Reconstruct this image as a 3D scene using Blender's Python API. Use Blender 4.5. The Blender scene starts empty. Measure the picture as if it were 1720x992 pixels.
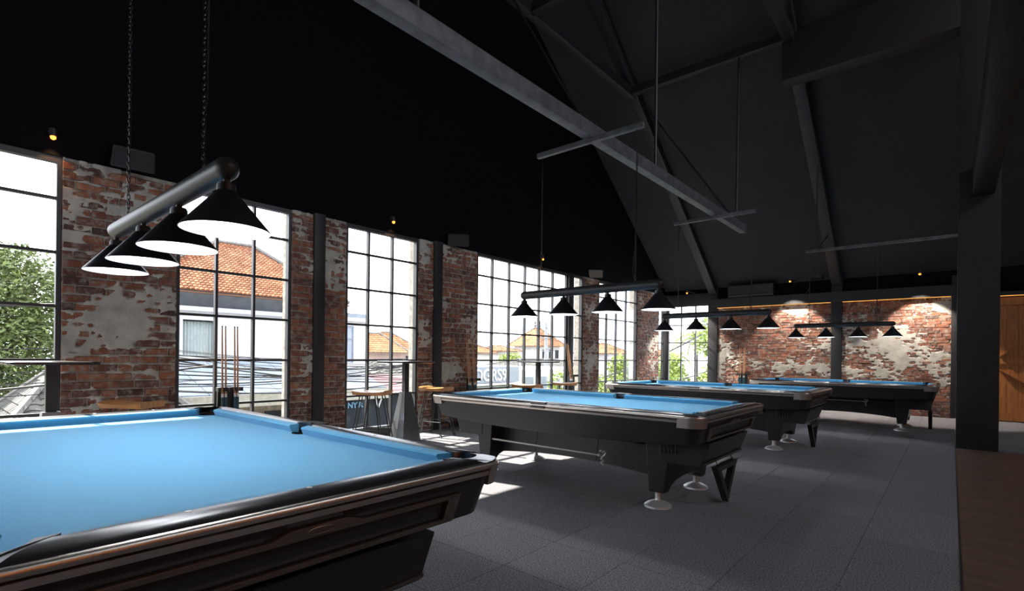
import bpy, bmesh, math, random
from mathutils import Vector, Matrix, noise
PI = math.pi
rnd = random.Random(7)
sc = bpy.context.scene
COL = sc.collection

# ------------------------------------------------------------------ camera
f_px, yaw, roll, vh, cam_h = 865.93, math.radians(40.448), math.radians(0.6497), 597.46, 1.2024
cam_d = bpy.data.cameras.new('camera'); cam = bpy.data.objects.new('camera', cam_d); COL.objects.link(cam)
R = Vector((math.cos(yaw), math.sin(yaw), 0)); F = Vector((-math.sin(yaw), math.cos(yaw), 0)); U = Vector((0, 0, 1))
rx = R*math.cos(roll) + U*math.sin(roll); ux = -R*math.sin(roll) + U*math.cos(roll)
M = Matrix(((rx.x, ux.x, -F.x, 0), (rx.y, ux.y, -F.y, 0), (rx.z, ux.z, -F.z, cam_h), (0, 0, 0, 1)))
cam.matrix_world = M
cam_d.sensor_width = 36; cam_d.sensor_fit = 'HORIZONTAL'; cam_d.lens = f_px/1720*36
cam_d.shift_y = (vh-496)/1720; cam_d.clip_start = 0.05; cam_d.clip_end = 600
sc.camera = cam
# ------------------------------------------------------------------ sky, sun, exposure
SKY_STRENGTH, SUN_STRENGTH, LAMP_STRENGTH = 6.0, 27.0, 75.0
w = bpy.data.worlds.new('sky'); sc.world = w; w.use_nodes = True
wn = w.node_tree; wn.nodes.clear()
wo = wn.nodes.new('ShaderNodeOutputWorld'); wb = wn.nodes.new('ShaderNodeBackground')
wb.inputs['Color'].default_value = (0.86, 0.91, 1.0, 1); wb.inputs['Strength'].default_value = SKY_STRENGTH
wn.links.new(wb.outputs[0], wo.inputs[0])
sd = bpy.data.lights.new('sun', 'SUN'); sd.energy = SUN_STRENGTH; sd.angle = math.radians(0.6); sd.color = (1, 0.94, 0.84)
so = bpy.data.objects.new('sun', sd); COL.objects.link(so)
so.rotation_euler = Vector((1, 0.17, -0.865)).to_track_quat('-Z', 'Y').to_euler()
vs = sc.view_settings; vs.view_transform = 'Standard'; vs.look = 'None'; vs.exposure = 0.0; vs.gamma = 1.0
try: vs.use_curve_mapping = False
except Exception: pass

# ------------------------------------------------------------------ materials
MATS = {}
def mat(name, col, rough=0.6, metal=0.0, var=0.0, vscale=8.0, col2=None, bump=0.0, bscale=60.0, emit=None, estr=0.0,
        spec=None, sheen=0.0, isl=0.0, stretch=None, coat=0.0, detail=4.0):
    if name in MATS: return MATS[name]
    m = bpy.data.materials.new(name); m.use_nodes = True
    nt = m.node_tree; b = nt.nodes['Principled BSDF']
    b.inputs['Base Color'].default_value = (*col, 1); b.inputs['Roughness'].default_value = rough; b.inputs['Metallic'].default_value = metal
    if spec is not None: b.inputs['Specular IOR Level'].default_value = spec
    if sheen: b.inputs['Sheen Weight'].default_value = sheen
    if coat: b.inputs['Coat Weight'].default_value = coat; b.inputs['Coat Roughness'].default_value = 0.08
    tc = None
    def coords():
        nonlocal tc
        if tc is None:
            t = nt.nodes.new('ShaderNodeTexCoord'); mp = nt.nodes.new('ShaderNodeMapping')
            nt.links.new(t.outputs['Object'], mp.inputs[0])
            if stretch: mp.inputs['Scale'].default_value = stretch
            tc = mp.outputs[0]
        return tc
    src = None
    if var or col2:
        n = nt.nodes.new('ShaderNodeTexNoise'); n.inputs['Scale'].default_value = vscale; n.inputs['Detail'].default_value = detail
        nt.links.new(coords(), n.inputs['Vector'])
        rp = nt.nodes.new('ShaderNodeValToRGB')
        c2 = col2 or tuple(max(0, c*(1-var)) for c in col); c1 = col if col2 else tuple(min(1, c*(1+var)) for c in col)
        rp.color_ramp.elements[0].position = 0.32; rp.color_ramp.elements[1].position = 0.68
        rp.color_ramp.elements[0].color = (*c2, 1); rp.color_ramp.elements[1].color = (*c1, 1)
        nt.links.new(n.outputs['Fac'], rp.inputs[0]); src = rp.outputs[0]
    if isl:
        g = nt.nodes.new('ShaderNodeNewGeometry'); oi = nt.nodes.new('ShaderNodeObjectInfo')
        ad = nt.nodes.new('ShaderNodeMath'); ad.operation = 'ADD'; fr = nt.nodes.new('ShaderNodeMath'); fr.operation = 'FRACT'
        nt.links.new(g.outputs['Random Per Island'], ad.inputs[0]); nt.links.new(oi.outputs['Random'], ad.inputs[1]); nt.links.new(ad.outputs[0], fr.inputs[0])
        mr = nt.nodes.new('ShaderNodeMapRange'); mr.inputs['To Min'].default_value = 1-isl; mr.inputs['To Max'].default_value = 1+isl
        nt.links.new(fr.outputs[0], mr.inputs['Value'])
        hs = nt.nodes.new('ShaderNodeHueSaturation'); nt.links.new(mr.outputs[0], hs.inputs['Value'])
        if src: nt.links.new(src, hs.inputs['Color'])
        else: hs.inputs['Color'].default_value = (*col, 1)
        src = hs.outputs[0]
    if src: nt.links.new(src, b.inputs['Base Color'])
    if bump:
        n2 = nt.nodes.new('ShaderNodeTexNoise'); n2.inputs['Scale'].default_value = bscale; n2.inputs['Detail'].default_value = 3
        nt.links.new(coords(), n2.inputs['Vector'])
        bp = nt.nodes.new('ShaderNodeBump'); bp.inputs['Strength'].default_value = bump; bp.inputs['Distance'].default_value = 0.01
        nt.links.new(n2.outputs['Fac'], bp.inputs['Height']); nt.links.new(bp.outputs[0], b.inputs['Normal'])
    if emit:
        b.inputs['Emission Color'].default_value = (*emit, 1); b.inputs['Emission Strength'].default_value = estr
    MATS[name] = m
    return m

def brick_mat():
    m = bpy.data.materials.new('old red brick'); m.use_nodes = True; nt = m.node_tree; b = nt.nodes['Principled BSDF']; b.inputs['Roughness'].default_value = 0.9
    N = nt.nodes.new; L = nt.links.new
    g = N('ShaderNodeNewGeometry'); oi = N('ShaderNodeObjectInfo'); ad = N('ShaderNodeMath'); ad.operation = 'ADD'; fr = N('ShaderNodeMath'); fr.operation = 'FRACT'
    L(g.outputs['Random Per Island'], ad.inputs[0]); L(oi.outputs['Random'], ad.inputs[1]); L(ad.outputs[0], fr.inputs[0])
    rp = N('ShaderNodeValToRGB'); e = rp.color_ramp.elements
    e[0].color = (0.06, 0.030, 0.024, 1); e[0].position = 0.0; e[1].color = (0.30, 0.115, 0.06, 1); e[1].position = 1.0
    for p, c in ((0.12, (0.11, 0.043, 0.031, 1)), (0.45, (0.175, 0.063, 0.040, 1)), (0.75, (0.235, 0.083, 0.046, 1))):
        k = e.new(p); k.color = c
    L(fr.outputs[0], rp.inputs[0])
    n = N('ShaderNodeTexNoise'); n.inputs['Scale'].default_value = 14; n.inputs['Detail'].default_value = 6; n.inputs['Roughness'].default_value = 0.65
    L(g.outputs['Position'], n.inputs['Vector'])
    r2 = N('ShaderNodeValToRGB'); r2.color_ramp.elements[0].position = 0.47; r2.color_ramp.elements[1].position = 0.64
    r2.color_ramp.elements[0].color = (0, 0, 0, 1); r2.color_ramp.elements[1].color = (0.75, 0.75, 0.75, 1); L(n.outputs['Fac'], r2.inputs[0])
    mx = N('ShaderNodeMix'); mx.data_type = 'RGBA'; L(r2.outputs[0], mx.inputs[0]); L(rp.outputs[0], mx.inputs[6]); mx.inputs[7].default_value = (0.30, 0.27, 0.23, 1)
    L(mx.outputs[2], b.inputs['Base Color'])
    n2 = N('ShaderNodeTexNoise'); n2.inputs['Scale'].default_value = 60; n2.inputs['Detail'].default_value = 4; L(g.outputs['Position'], n2.inputs['Vector'])
    bp = N('ShaderNodeBump'); bp.inputs['Strength'].default_value = 0.6; bp.inputs['Distance'].default_value = 0.01; L(n2.outputs['Fac'], bp.inputs['Height']); L(bp.outputs[0], b.inputs['Normal'])
    return m
def glass_mat():
    m = bpy.data.materials.new('window glass'); m.use_nodes = True; nt = m.node_tree; nt.nodes.clear()
    N = nt.nodes.new; o = N('ShaderNodeOutputMaterial'); t = N('ShaderNodeBsdfTransparent'); g = N('ShaderNodeBsdfGlossy'); x = N('ShaderNodeMixShader'); lw = N('ShaderNodeLayerWeight')
    t.inputs[0].default_value = (0.985, 0.99, 0.99, 1); g.inputs['Roughness'].default_value = 0.02; lw.inputs['Blend'].default_value = 0.5
    pw = N('ShaderNodeMath'); pw.operation = 'POWER'; pw.inputs[1].default_value = 5.0; mu = N('ShaderNodeMath'); mu.operation = 'MULTIPLY_ADD'; mu.inputs[1].default_value = 0.6; mu.inputs[2].default_value = 0.02
    L = nt.links.new; L(lw.outputs['Facing'], pw.inputs[0]); L(pw.outputs[0], mu.inputs[0]); L(mu.outputs[0], x.inputs[0]); L(t.outputs[0], x.inputs[1]); L(g.outputs[0], x.inputs[2]); L(x.outputs[0], o.inputs[0])
    return m
BRICK = brick_mat(); GLASS = glass_mat()
BLACK = mat('black wall paint', (0.0030, 0.0036, 0.0052), 0.7, var=0.15, vscale=3, bump=0.08, bscale=90, spec=0.06)
CEIL = mat('black ceiling paint with bounce light', (0.032, 0.0322, 0.0355), 0.7, var=0.12, vscale=2, spec=0.2)  # lighter than the walls: light bounced off the floor put into the colour
BLACKT = mat('black timber paint', (0.014, 0.0145, 0.017), 0.5, var=0.2, vscale=12, stretch=(1, 1, 1), bump=0.15, bscale=40)
BEAM = mat('grey weathered steel channel', (0.10, 0.107, 0.118), 0.5, var=0.3, vscale=9, bump=0.1)
STEEL = mat('black steel', (0.02, 0.021, 0.024), 0.42, spec=0.5, var=0.1)
FRAME = mat('black window steel', (0.03, 0.031, 0.034), 0.45, var=0.1)
MORTAR = mat('old lime mortar', (0.31, 0.285, 0.245), 0.95, var=0.3, vscale=14, bump=0.5, bscale=70)
PLASTER = mat('worn grey lime plaster', (0.5, 0.485, 0.43), 0.92, col2=(0.33, 0.315, 0.28), vscale=6, bump=0.35, bscale=35, detail=8)
RENDERW = mat('pale outside render', (0.292, 0.292, 0.272), 0.9, col2=(0.404, 0.412, 0.384), vscale=5, bump=0.3, detail=8)
CARPET = mat('charcoal carpet', (0.31, 0.305, 0.325), 0.95, col2=(0.07, 0.07, 0.076), vscale=110, bump=0.4, bscale=330, isl=0.06, spec=0.1)
SEAM = mat('carpet backing', (0.05, 0.05, 0.053), 0.95)
VINYL = mat('brown vinyl floor', (0.15, 0.095, 0.065), 0.5, col2=(0.085, 0.055, 0.04), vscale=3.2, stretch=(0.5, 3.5, 1), bump=0.12, bscale=30, detail=8)
CLOTH = mat('blue billiard cloth', (0.088, 0.31, 0.5), 0.85, var=0.04, vscale=500, bump=0.05, bscale=900, sheen=0.15, spec=0.2)
GLOSS = mat('black lacquered rail', (0.016, 0.014, 0.017), 0.3, coat=0.0)
SATIN = mat('black satin cabinet', (0.021, 0.021, 0.023), 0.38, bump=0.03, bscale=200)
METAL = mat('satin champagne metal', (0.66, 0.60, 0.54), 0.36, metal=1.0)
CHROME = mat('polished chrome', (0.72, 0.72, 0.74), 0.1, metal=1.0)
FOOT = mat('satin aluminium foot', (0.80, 0.80, 0.81), 0.38, metal=0.7)
CASTING = mat('dark polished casting', (0.11, 0.105, 0.11), 0.3, metal=1.0)
PANELM = mat('brushed bronze trim', (0.30, 0.25, 0.215), 0.36, metal=1.0, var=0.1, vscale=60)
RUBBER = mat('black rubber', (0.008, 0.008, 0.009), 0.7)
IVORY = mat('mother of pearl sight', (0.75, 0.73, 0.70), 0.3)
SHADE = mat('matt black shade enamel', (0.016, 0.017, 0.022), 0.38)
BARM = mat('gunmetal lamp tube', (0.035, 0.036, 0.038), 0.42)
WHITEIN = mat('white enamel inside of shade', (0.85, 0.86, 0.88), 0.5)
DIFF = mat('lamp diffuser', (0.9, 0.92, 0.95), 0.5, emit=(0.93, 0.96, 1.0), estr=LAMP_STRENGTH)
CHAIN = mat('blackened chain', (0.06, 0.06, 0.063), 0.28, metal=1.0)
WOOD = mat('oiled stool wood', (0.55, 0.255, 0.075), 0.42, col2=(0.36, 0.15, 0.045), vscale=9, stretch=(1, 9, 1), coat=0.2)
SHAFT = mat('maple cue shaft', (0.46, 0.25, 0.13), 0.35, var=0.15, vscale=8)
BUTT = mat('teal cue butt', (0.03, 0.10, 0.13), 0.3, var=0.2)
DARKTOP = mat('dark table top', (0.03, 0.027, 0.026), 0.25)
PEDESTAL = mat('dark grey steel pedestal', (0.20, 0.205, 0.215), 0.28, metal=0.85, var=0.15, vscale=5)
BULB = mat('amber bulb', (1, 0.6, 0.2), 0.5, emit=(1.0, 0.24, 0.03), estr=3.6)
LEDM = mat('amber led strip', (1, 0.6, 0.2), 0.5, emit=(1.0, 0.42, 0.08), estr=1.0)
SPKM = mat('black speaker plastic', (0.014, 0.0145, 0.017), 0.5)
GRILLE_LIT = mat('lit speaker grille', (0.16, 0.145, 0.125), 0.7, bump=0.2, bscale=300)  # beige of the one lit speaker front, put into the grille colour
DOORW = mat('brown plank door', (0.44, 0.17, 0.045), 0.5, col2=(0.27, 0.10, 0.027), vscale=6, stretch=(6, 6, 0.6))
TILE = mat('terracotta roof tile', (0.234, 0.101, 0.056), 0.9, spec=0.05, var=0.25, vscale=2.5, isl=0.28)
TILEO = mat('sunny orange roof tile', (0.254, 0.128, 0.068), 0.9, spec=0.05, var=0.2, vscale=0.7, isl=0.2)
TILEB = mat('pale beige roof tile', (0.208, 0.173, 0.128), 0.9, spec=0.05, var=0.3, vscale=3, isl=0.2)
TILED = mat('mossy grey roof tile', (0.064, 0.062, 0.056), 0.9, var=0.4, vscale=3, isl=0.25)
WHITEW = mat('white house wall', (0.505, 0.505, 0.517), 0.9, var=0.03, vscale=2)
GREYW = mat('grey blue wall and eave shade', (0.213, 0.235, 0.270), 0.9, var=0.15, vscale=3)
LEANTO = mat('pale blue metal canopy', (0.24, 0.28, 0.34), 0.5, var=0.12, vscale=2.5)
BEIGEW = mat('beige gutter wall', (0.340, 0.325, 0.280), 0.9, var=0.15)
CURT = mat('pale green curtain', (0.390, 0.435, 0.428), 0.9, var=0.06)
CREAMW = mat('cream far wall', (0.470, 0.453, 0.423), 0.9, var=0.06, vscale=1)
PINKW = mat('dusty pink wall', (0.325, 0.235, 0.200), 0.9, var=0.15, vscale=1)
REDC = mat('faded red canvas', (0.400, 0.177, 0.170), 0.85, var=0.12)
SHOPG = mat('dark shop glass', (0.02, 0.024, 0.03), 0.45, spec=0.04)
BLUEL = mat('light blue lettering', (0.067, 0.195, 0.318), 0.5)
SIGNG = mat('grey sign board', (0.19, 0.21, 0.24), 0.7)
SIGNL = mat('white sign letters', (0.498, 0.510, 0.517), 0.6)
CONC = mat('grey concrete pole', (0.235, 0.247, 0.265), 0.85, var=0.15)
CABLE = mat('black cable', (0.02, 0.02, 0.022), 0.7)
STREET = mat('street ground', (0.123, 0.122, 0.114), 0.95, var=0.25, vscale=0.4)
LEAF = mat('dark green leaves', (0.115, 0.155, 0.045), 0.6, var=0.3, vscale=1.5, isl=0.6)
LEAFY = mat('yellow green leaves', (0.231, 0.301, 0.064), 0.6, var=0.25, vscale=1.5, isl=0.5)
BARK = mat('bark', (0.039, 0.029, 0.021), 0.95, var=0.3)

# ------------------------------------------------------------------ mesh helpers
class MB:
    def __init__(s): s.v = []; s.f = []
    def add(s, vs, fs):
        o = len(s.v); s.v += [tuple(p) for p in vs]; s.f += [tuple(i+o for i in q) for q in fs]; return s
    def box(s, x0, x1, y0, y1, z0, z1):
        return s.add([(x0,y0,z0),(x1,y0,z0),(x1,y1,z0),(x0,y1,z0),(x0,y0,z1),(x1,y0,z1),(x1,y1,z1),(x0,y1,z1)],
                     [(0,3,2,1),(4,5,6,7),(0,1,5,4),(1,2,6,5),(2,3,7,6),(3,0,4,7)])
    def rbox(s, c, half, rot):      # rotated box, rot = 3x3 matrix
        c = Vector(c); P = []
        for dz in (-1, 1):
            for dx, dy in ((-1,-1),(1,-1),(1,1),(-1,1)): P.append(c + rot @ Vector((dx*half[0], dy*half[1], dz*half[2])))
        return s.add(P, [(0,3,2,1),(4,5,6,7),(0,1,5,4),(1,2,6,5),(2,3,7,6),(3,0,4,7)])
    def bar(s, p0, p1, w, h, up=(0,0,1)):   # rectangular bar
        p0 = Vector(p0); p1 = Vector(p1); d = p1-p0; z = d.normalized(); x = Vector(up).cross(z)
        if x.length < 1e-5: x = Vector((1,0,0)).cross(z)
        x.normalize(); y = z.cross(x)
        return s.rbox((p0+p1)/2, (w/2, h/2, d.length/2), Matrix((x, y, z)).transposed())
    def loft(s, rings, cap=True, close=True):
        n = len(rings[0]); V = [p for r in rings for p in r]; Fs = []
        for i in range(len(rings)-1):
            for j in range(n if close else n-1):
                k = (j+1) % n; Fs.append((i*n+j, i*n+k, (i+1)*n+k, (i+1)*n+j))
        if cap and close: Fs.append(tuple(range(n-1,-1,-1))); Fs.append(tuple((len(rings)-1)*n+j for j in range(n)))
        return s.add(V, Fs)
    def lathe(s, prof, c=(0,0,0), n=24, cap=True):
        return s.loft([[(c[0]+r*math.cos(2*PI*j/n), c[1]+r*math.sin(2*PI*j/n), c[2]+z) for j in range(n)] for r, z in prof], cap)
    def tube(s, path, r, n=8, cap=True, closed=False):
        P = [Vector(p) for p in path]; m = len(P); rings = []; px = None
        for i in range(m):
            a = P[(i-1) % m] if (closed or i > 0) else P[i]; b = P[(i+1) % m] if (closed or i < m-1) else P[i]
            t = (b-a).normalized()
            if px is None:
                px = Vector((0,0,1)).cross(t)
                if px.length < 1e-3: px = Vector((1,0,0)).cross(t)
            px = (px - t*px.dot(t)).normalized(); py = t.cross(px)
            rr = r[i] if isinstance(r, (list, tuple)) else r
            rings.append([P[i] + px*rr*math.cos(2*PI*j/n) + py*rr*math.sin(2*PI*j/n) for j in range(n)])
        if closed: rings.append(rings[0]); return s.loft(rings, cap=False)
        return s.loft(rings, cap)
    def prism(s, poly, axis, a, b, scale=None):  # polygon (p,q) extruded on axis from a to b
        def mk(p, q, t): return {'x': (t,p,q), 'y': (p,t,q), 'z': (p,q,t)}[axis]
        return s.loft([[mk(p,q,a) for p,q in poly], [mk(p,q,b) for p,q in poly]])
    def build(s, name, m, parent=None, smooth=35, bevel=0.0, loc=None):
        me = bpy.data.meshes.new(name)
        bm = bmesh.new(); vv = [bm.verts.new(p) for p in s.v]
        for q in s.f:
            try: bm.faces.new([vv[i] for i in q])
            except ValueError: pass
        bmesh.ops.recalc_face_normals(bm, faces=bm.faces) if len(bm.faces) < 60000 else None
        if bevel:
            es = [e for e in bm.edges if len(e.link_faces) == 2 and e.calc_face_angle(0) > math.radians(40)]
            bmesh.ops.bevel(bm, geom=es, offset=bevel, segments=2, affect='EDGES', profile=0.6, clamp_overlap=True)
        bm.to_mesh(me); bm.free(); me.materials.append(m)
        if smooth:
            me.polygons.foreach_set('use_smooth', [True]*len(me.polygons)); me.set_sharp_from_angle(angle=math.radians(smooth))
        o = bpy.data.objects.new(name, me); COL.objects.link(o)
        if parent: o.parent = parent
        if loc: o.location = loc
        return o
def empty(name, loc, rz=0.0, label=None, cat=None, group=None, kind=None):
    o = bpy.data.objects.new(name, None); COL.objects.link(o); o.location = loc; o.rotation_euler = (0, 0, rz); o.empty_display_size = 0.1
    return tag(o, label, cat, group, kind)
def tag(o, label=None, cat=None, group=None, kind=None):
    if label: o['label'] = label
    if cat: o['category'] = cat
    if group: o['group'] = group
    if kind: o['kind'] = kind
    return o
def struct(o, label=None): return tag(o, label, None, None, 'structure')
def copy_tree(o, parent=None):
    c = o.copy(); COL.objects.link(c)
    if parent: c.parent = parent
    for ch in o.children: copy_tree(ch, c)
    return c
def rrect(hx, hy, r, z, n=6, zf=None):
    P = []
    for cx, cy, a0 in ((hx-r, hy-r, 0), (-hx+r, hy-r, PI/2), (-hx+r, -hy+r, PI), (hx-r, -hy+r, 1.5*PI)):
        for k in range(n+1):
            a = a0 + PI/2*k/n; x = cx+r*math.cos(a); y = cy+r*math.sin(a); P.append((x, y, z if zf is None else zf(x, y)))
    return P

# ------------------------------------------------------------------ room shell
XW, YB, TOP = -6.36, 14.32, 3.02           # window wall plane, back wall plane, brick height on the window wall
XR, YF = 6.0, -4.4
def ceil_z(y): return 3.12 + 0.745*(YB-y) if y > 5 else 3.12 + 0.745*(YB-5) - 0.745*(5-y)
def plain(name, mb, m, label=None, bevel=0.0, smooth=0): return struct(mb.build(name, m, None, smooth, bevel), label)

floor = plain('floor', MB().box(XW-0.06, XR, YF, YB+0.1, -0.12, -0.012), SEAM, 'carpeted billiard hall floor laid with charcoal carpet tiles')
# carpet tiles: 0.5 m squares, nearest 300 as parts
tiles = []
nx0 = 0.05
for i in range(13):
    x1 = nx0-0.5*i; x0 = max(x1-0.5, XW-0.02)
    if x1-x0 < 0.06: continue
    for j in range(37):
        y0 = YF+0.13+0.5*j
        if y0 > YB-0.02: continue
        tiles.append(((x0+x1)/2, y0+0.25, x1-x0))
def tile_mb(w_, d_, g=0.0007):
    a, b = w_/2-g, d_/2-g
    return MB().loft([[(-a,-b,-0.012),(a,-b,-0.012),(a,b,-0.012),(-a,b,-0.012)],[(-a,-b,-0.002),(a,-b,-0.002),(a,b,-0.002),(-a,b,-0.002)],[(-a+.003,-b+.003,0),(a-.003,-b+.003,0),(a-.003,b-.003,0),(-a+.003,b-.003,0)]])
meshes = {}
vis = [t for t in tiles if t[1] > 1.6 and (t[1] > 2.7 or t[0] > -2.6)]
vis.sort(key=lambda t: math.hypot(t[0], t[1]))
near = vis[:290]; nearset = set(near); restb = MB()
def carpet_piece(x, y, wd):
    k = round(wd, 3)
    if k not in meshes:
        o = tile_mb(wd, 0.5).build('carpet_tile', CARPET, floor, 30); meshes[k] = o.data
    else:
        o = bpy.data.objects.new('carpet_tile', meshes[k]); COL.objects.link(o); o.parent = floor
    o.location = (x, y, 0)
for t in near: carpet_piece(*t)
for t in tiles:
    if t in nearset: continue
    m_ = tile_mb(t[2], 0.5); restb.add([(p[0]+t[0], p[1]+t[1], p[2]) for p in m_.v], m_.f)
for i in range(12):                       # carpet beyond the post on the right
    for j in range(10):
        m_ = tile_mb(0.5, 0.5); cx, cy = 0.3+0.5*i, 9.62+0.5*j
        if cy < YB: restb.add([(p[0]+cx, p[1]+cy, p[2]) for p in m_.v], m_.f)
tag(restb.build('carpet_tile_field', CARPET, floor, 30), kind='stuff')
vb = MB().box(0.056, XR, YF, 9.36, -0.012, 0.002)
plain('floor_vinyl', vb, VINYL, 'brown vinyl floor strip along the right edge of the carpet')
plain('trim_1', MB().box(0.047, 0.058, YF, 9.36, -0.012, 0.004), STEEL, 'thin dark edge strip between carpet and brown floor')

# upper window wall, gable shaped
up = MB().prism([(YF, TOP), (YB+0.1, TOP), (YB+0.1, ceil_z(YB)+0.1), (5, ceil_z(5)+0.1), (YF, ceil_z(YF)+0.1)], 'x', XW-0.10, XW+0.0)
wall_left = plain('wall_left', up, BLACK, 'tall black painted wall above the row of windows')
# low sills under windows
SILL = 0.13
sill = MB().box(XW-0.25, XW+0.01, YF, YB, -0.12, SILL-0.03); plain('baseboard_left', sill, BLACKT, 'low black sill wall under the windows')
# back wall
bw = MB(); bw.box(XW-0.3, XR, YB+0.02, YB+0.25, 2.69, 3.6); bw.box(-4.99, XR, YB+0.06, YB+0.25, -0.1, 2.69); bw.box(XW, -4.99, YB+0.02, YB+0.25, -0.1, 0.12)
wall_back = plain('wall_back', bw, BLACK, 'back wall with black painted band above the brickwork')
plain('wall_right', MB().box(XR, XR+0.15, YF, YB+0.2, -0.1, 6.5), DOORW, 'unseen right wall, brown timber cladding added for warm reflections')  # wall out of view, cladding picked for brown reflections in the metal
for z_, ya_, yb_ in ((1.15, -3.0, 1.15), (2.35, -3.0, 1.15), (1.15, 2.9, 4.6), (2.35, 2.9, 4.6)): struct(MB().box(XR-0.06, XR-0.01, ya_, yb_, z_, z_+0.03).build('led_strip', mat('added amber strip', (1, .6, .2), .5, emit=(1.0, .40, .07), estr=15.0), None, 0), 'added unseen amber strip on the right wall, ' + ('lower' if z_ < 2 else 'upper') + (' near' if ya_ < 0 else ' far') + ' one')  # unseen glowing strips, added to give the table trim orange reflections
plain('wall_front', MB().box(XW-0.3, XR, YF-0.15, YF, 3.0, 6.0).box(XW-0.3, XR, YF-0.15, YF, -0.1, 0.15).box(XW-0.3, -5.6, YF-0.15, YF, 0.15, 3.0).box(-3.4, XR, YF-0.15, YF, 0.15, 3.0), BLACK, 'black front wall behind the viewer')
cl = MB(); 
cl.prism([(YB+0.15, ceil_z(YB)-0.1), (YB+0.15, ceil_z(YB)+0.05), (5, ceil_z(5)+0.12), (YF-0.1, ceil_z(YF)+0.05), (YF-0.1, ceil_z(YF)-0.05), (5, ceil_z(5))], 'x', XW-0.3, XR+0.2)
plain('ceiling', cl, CEIL, 'black pitched ceiling rising from the back wall')
# beam over the brick of the back wall (projects, hides the led strip)
plain('trim_2', MB().box(-5.0, 0.05, YB-0.13, YB+0.03, 2.565, 2.80), BLACKT, 'black beam running over the brick back wall')
plain('trim_3', MB().box(XW, -5.0, YB-0.06, YB+0.03, 2.70, 2.99), BLACKT, 'black header over the corner window')
# columns of back wall
def column(x0, x1, y0, y1, z1, lab): return plain('column', MB().box(x0, x1, y0, y1, 0, z1), BLACKT, lab, 0.006, 30)
column(-5.085, -4.845, YB-0.055, YB+0.06, 3.2, 'black steel column between corner window and brick wall')
column(-2.19, -1.972, YB-0.055, YB+0.06, 3.2, 'black steel column splitting the brick back wall')
column(-0.01, 0.14, YB-0.06, YB+0.06, 3.0, 'black column at the right end of the brick wall')
column(XW-0.04, XW+0.075, YB-0.02, YB+0.10, TOP, 'thin black corner post between the two corner windows')
# columns on the window wall
column(XW-0.12, XW+0.04, 3.43, 3.585, TOP+0.02, 'black steel column between the first two tall windows')
column(XW-0.12, XW+0.04, 5.48, 5.655, TOP+0.02, 'black steel column right of the three pane window')
column(XW-0.10, XW+0.03, 9.32, 9.51, TOP, 'black steel column inside the widest window')
# the big free standing post, girder and side beam
plain('column', MB().box(0.053, 0.485, 9.40, 9.80, 0, 8.2), mat('black post', (0.017, 0.0172, 0.0185), 0.6, var=0.15, vscale=2), 'massive square black post beside the brown floor', 0.006, 30)
plain('girder', MB().box(-2.19, 0.06, 9.40, 9.70, 5.82, 6.58), BLACKT, 'deep black girder running from the post to the roof truss', 0.006, 30)
plain('girder', MB().box(0.20, 0.42, 1.0, 9.40, 3.44, 3.86), BLACKT, 'long black beam running from the post towards the viewer', 0.006, 30)
# roof trusses
for x, lab in ((-4.965, 'left'), (-2.08, 'right')):
    b = MB().bar((x, YB-0.06, ceil_z(YB-0.06)-0.16), (x, 5.0, ceil_z(5.0)-0.16), 0.13, 0.2, (1,0,0))
    plain('rafter', b, BLACKT, 'black sloping rafter above the %s column of the back wall' % lab, 0.004, 30)
    b = MB().box(x-0.07, x+0.07, 0.3, 9.75, 6.42, 6.60)
    plain('collar_beam', b, BLACKT, 'black horizontal roof beam meeting the %s rafter' % lab, 0.004, 30)
plain('purlin', MB().box(-4.93, -2.14, 9.33, 9.47, 6.45, 6.60), BLACKT, 'black cross beam joining the two rafters', 0.004, 30)
plain('purlin', MB().box(-4.93, -2.14, 6.1, 6.22, 6.42, 6.56), BLACKT, 'black cross beam joining the two collar beams high up', 0.004, 30)
# suspended lamp beam, its rods, and the hanger bars
susp = struct(MB().box(-2.80, -2.70, -1.5, 9.33, 3.36, 3.50).build('lamp_beam', BEAM, None, 30, 0.004), 'long grey suspended beam running over the tables')
for y, zt in ((5.86, 8.2), (2.2, 8.0), (8.98, 0)):
    if zt: MB().tube([(-2.75, y, 3.49), (-2.75, y, ceil_z(y)-0.02)], 0.018, 10).build('hanger_rod', STEEL, susp)
MB().tube([(-2.80, 9.1, 3.46), (-2.87, 9.39, 6.46)], 0.018, 10).build('hanger_rod', STEEL, susp)
MB().tube([(-2.76, 8.95, 3.48), (-4.9, 9.6, 6.5)], 0.018, 10).build('diagonal_brace', STEEL, susp)
MB().tube([(-2.76, 4.3, 3.48), (-4.9, 5.6, 6.45)], 0.012, 8).build('diagonal_brace', STEEL, susp)
for y, lab in ((0.77, 'over the nearest table'), (4.361, 'over the second table'), (7.915, 'over the third table')):
    struct(MB().box(-3.385, -2.165, y-0.022, y+0.022, 3.31, 3.36).build('hanger_bar', BEAM, None, 30, 0.003), 'thin grey cross bar under the suspended beam ' + lab)
hb = struct(MB().box(-2.20, 0.06, 11.47, 11.53, 3.30, 3.35).build('hanger_bar', BEAM, None, 30, 0.003), 'thin dark cross bar over the farthest table')
MB().tube([(-2.02, 11.5, 3.34), (-2.02, 11.5, ceil_z(11.5)-0.02)], 0.015, 8).build('hanger_rod', STEEL, hb)
MB().tube([(-2.02, 11.5, 3.34), (-2.07, 13.0, ceil_z(13.0)-0.2)], 0.012, 8).build('diagonal_brace', STEEL, hb)

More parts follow.
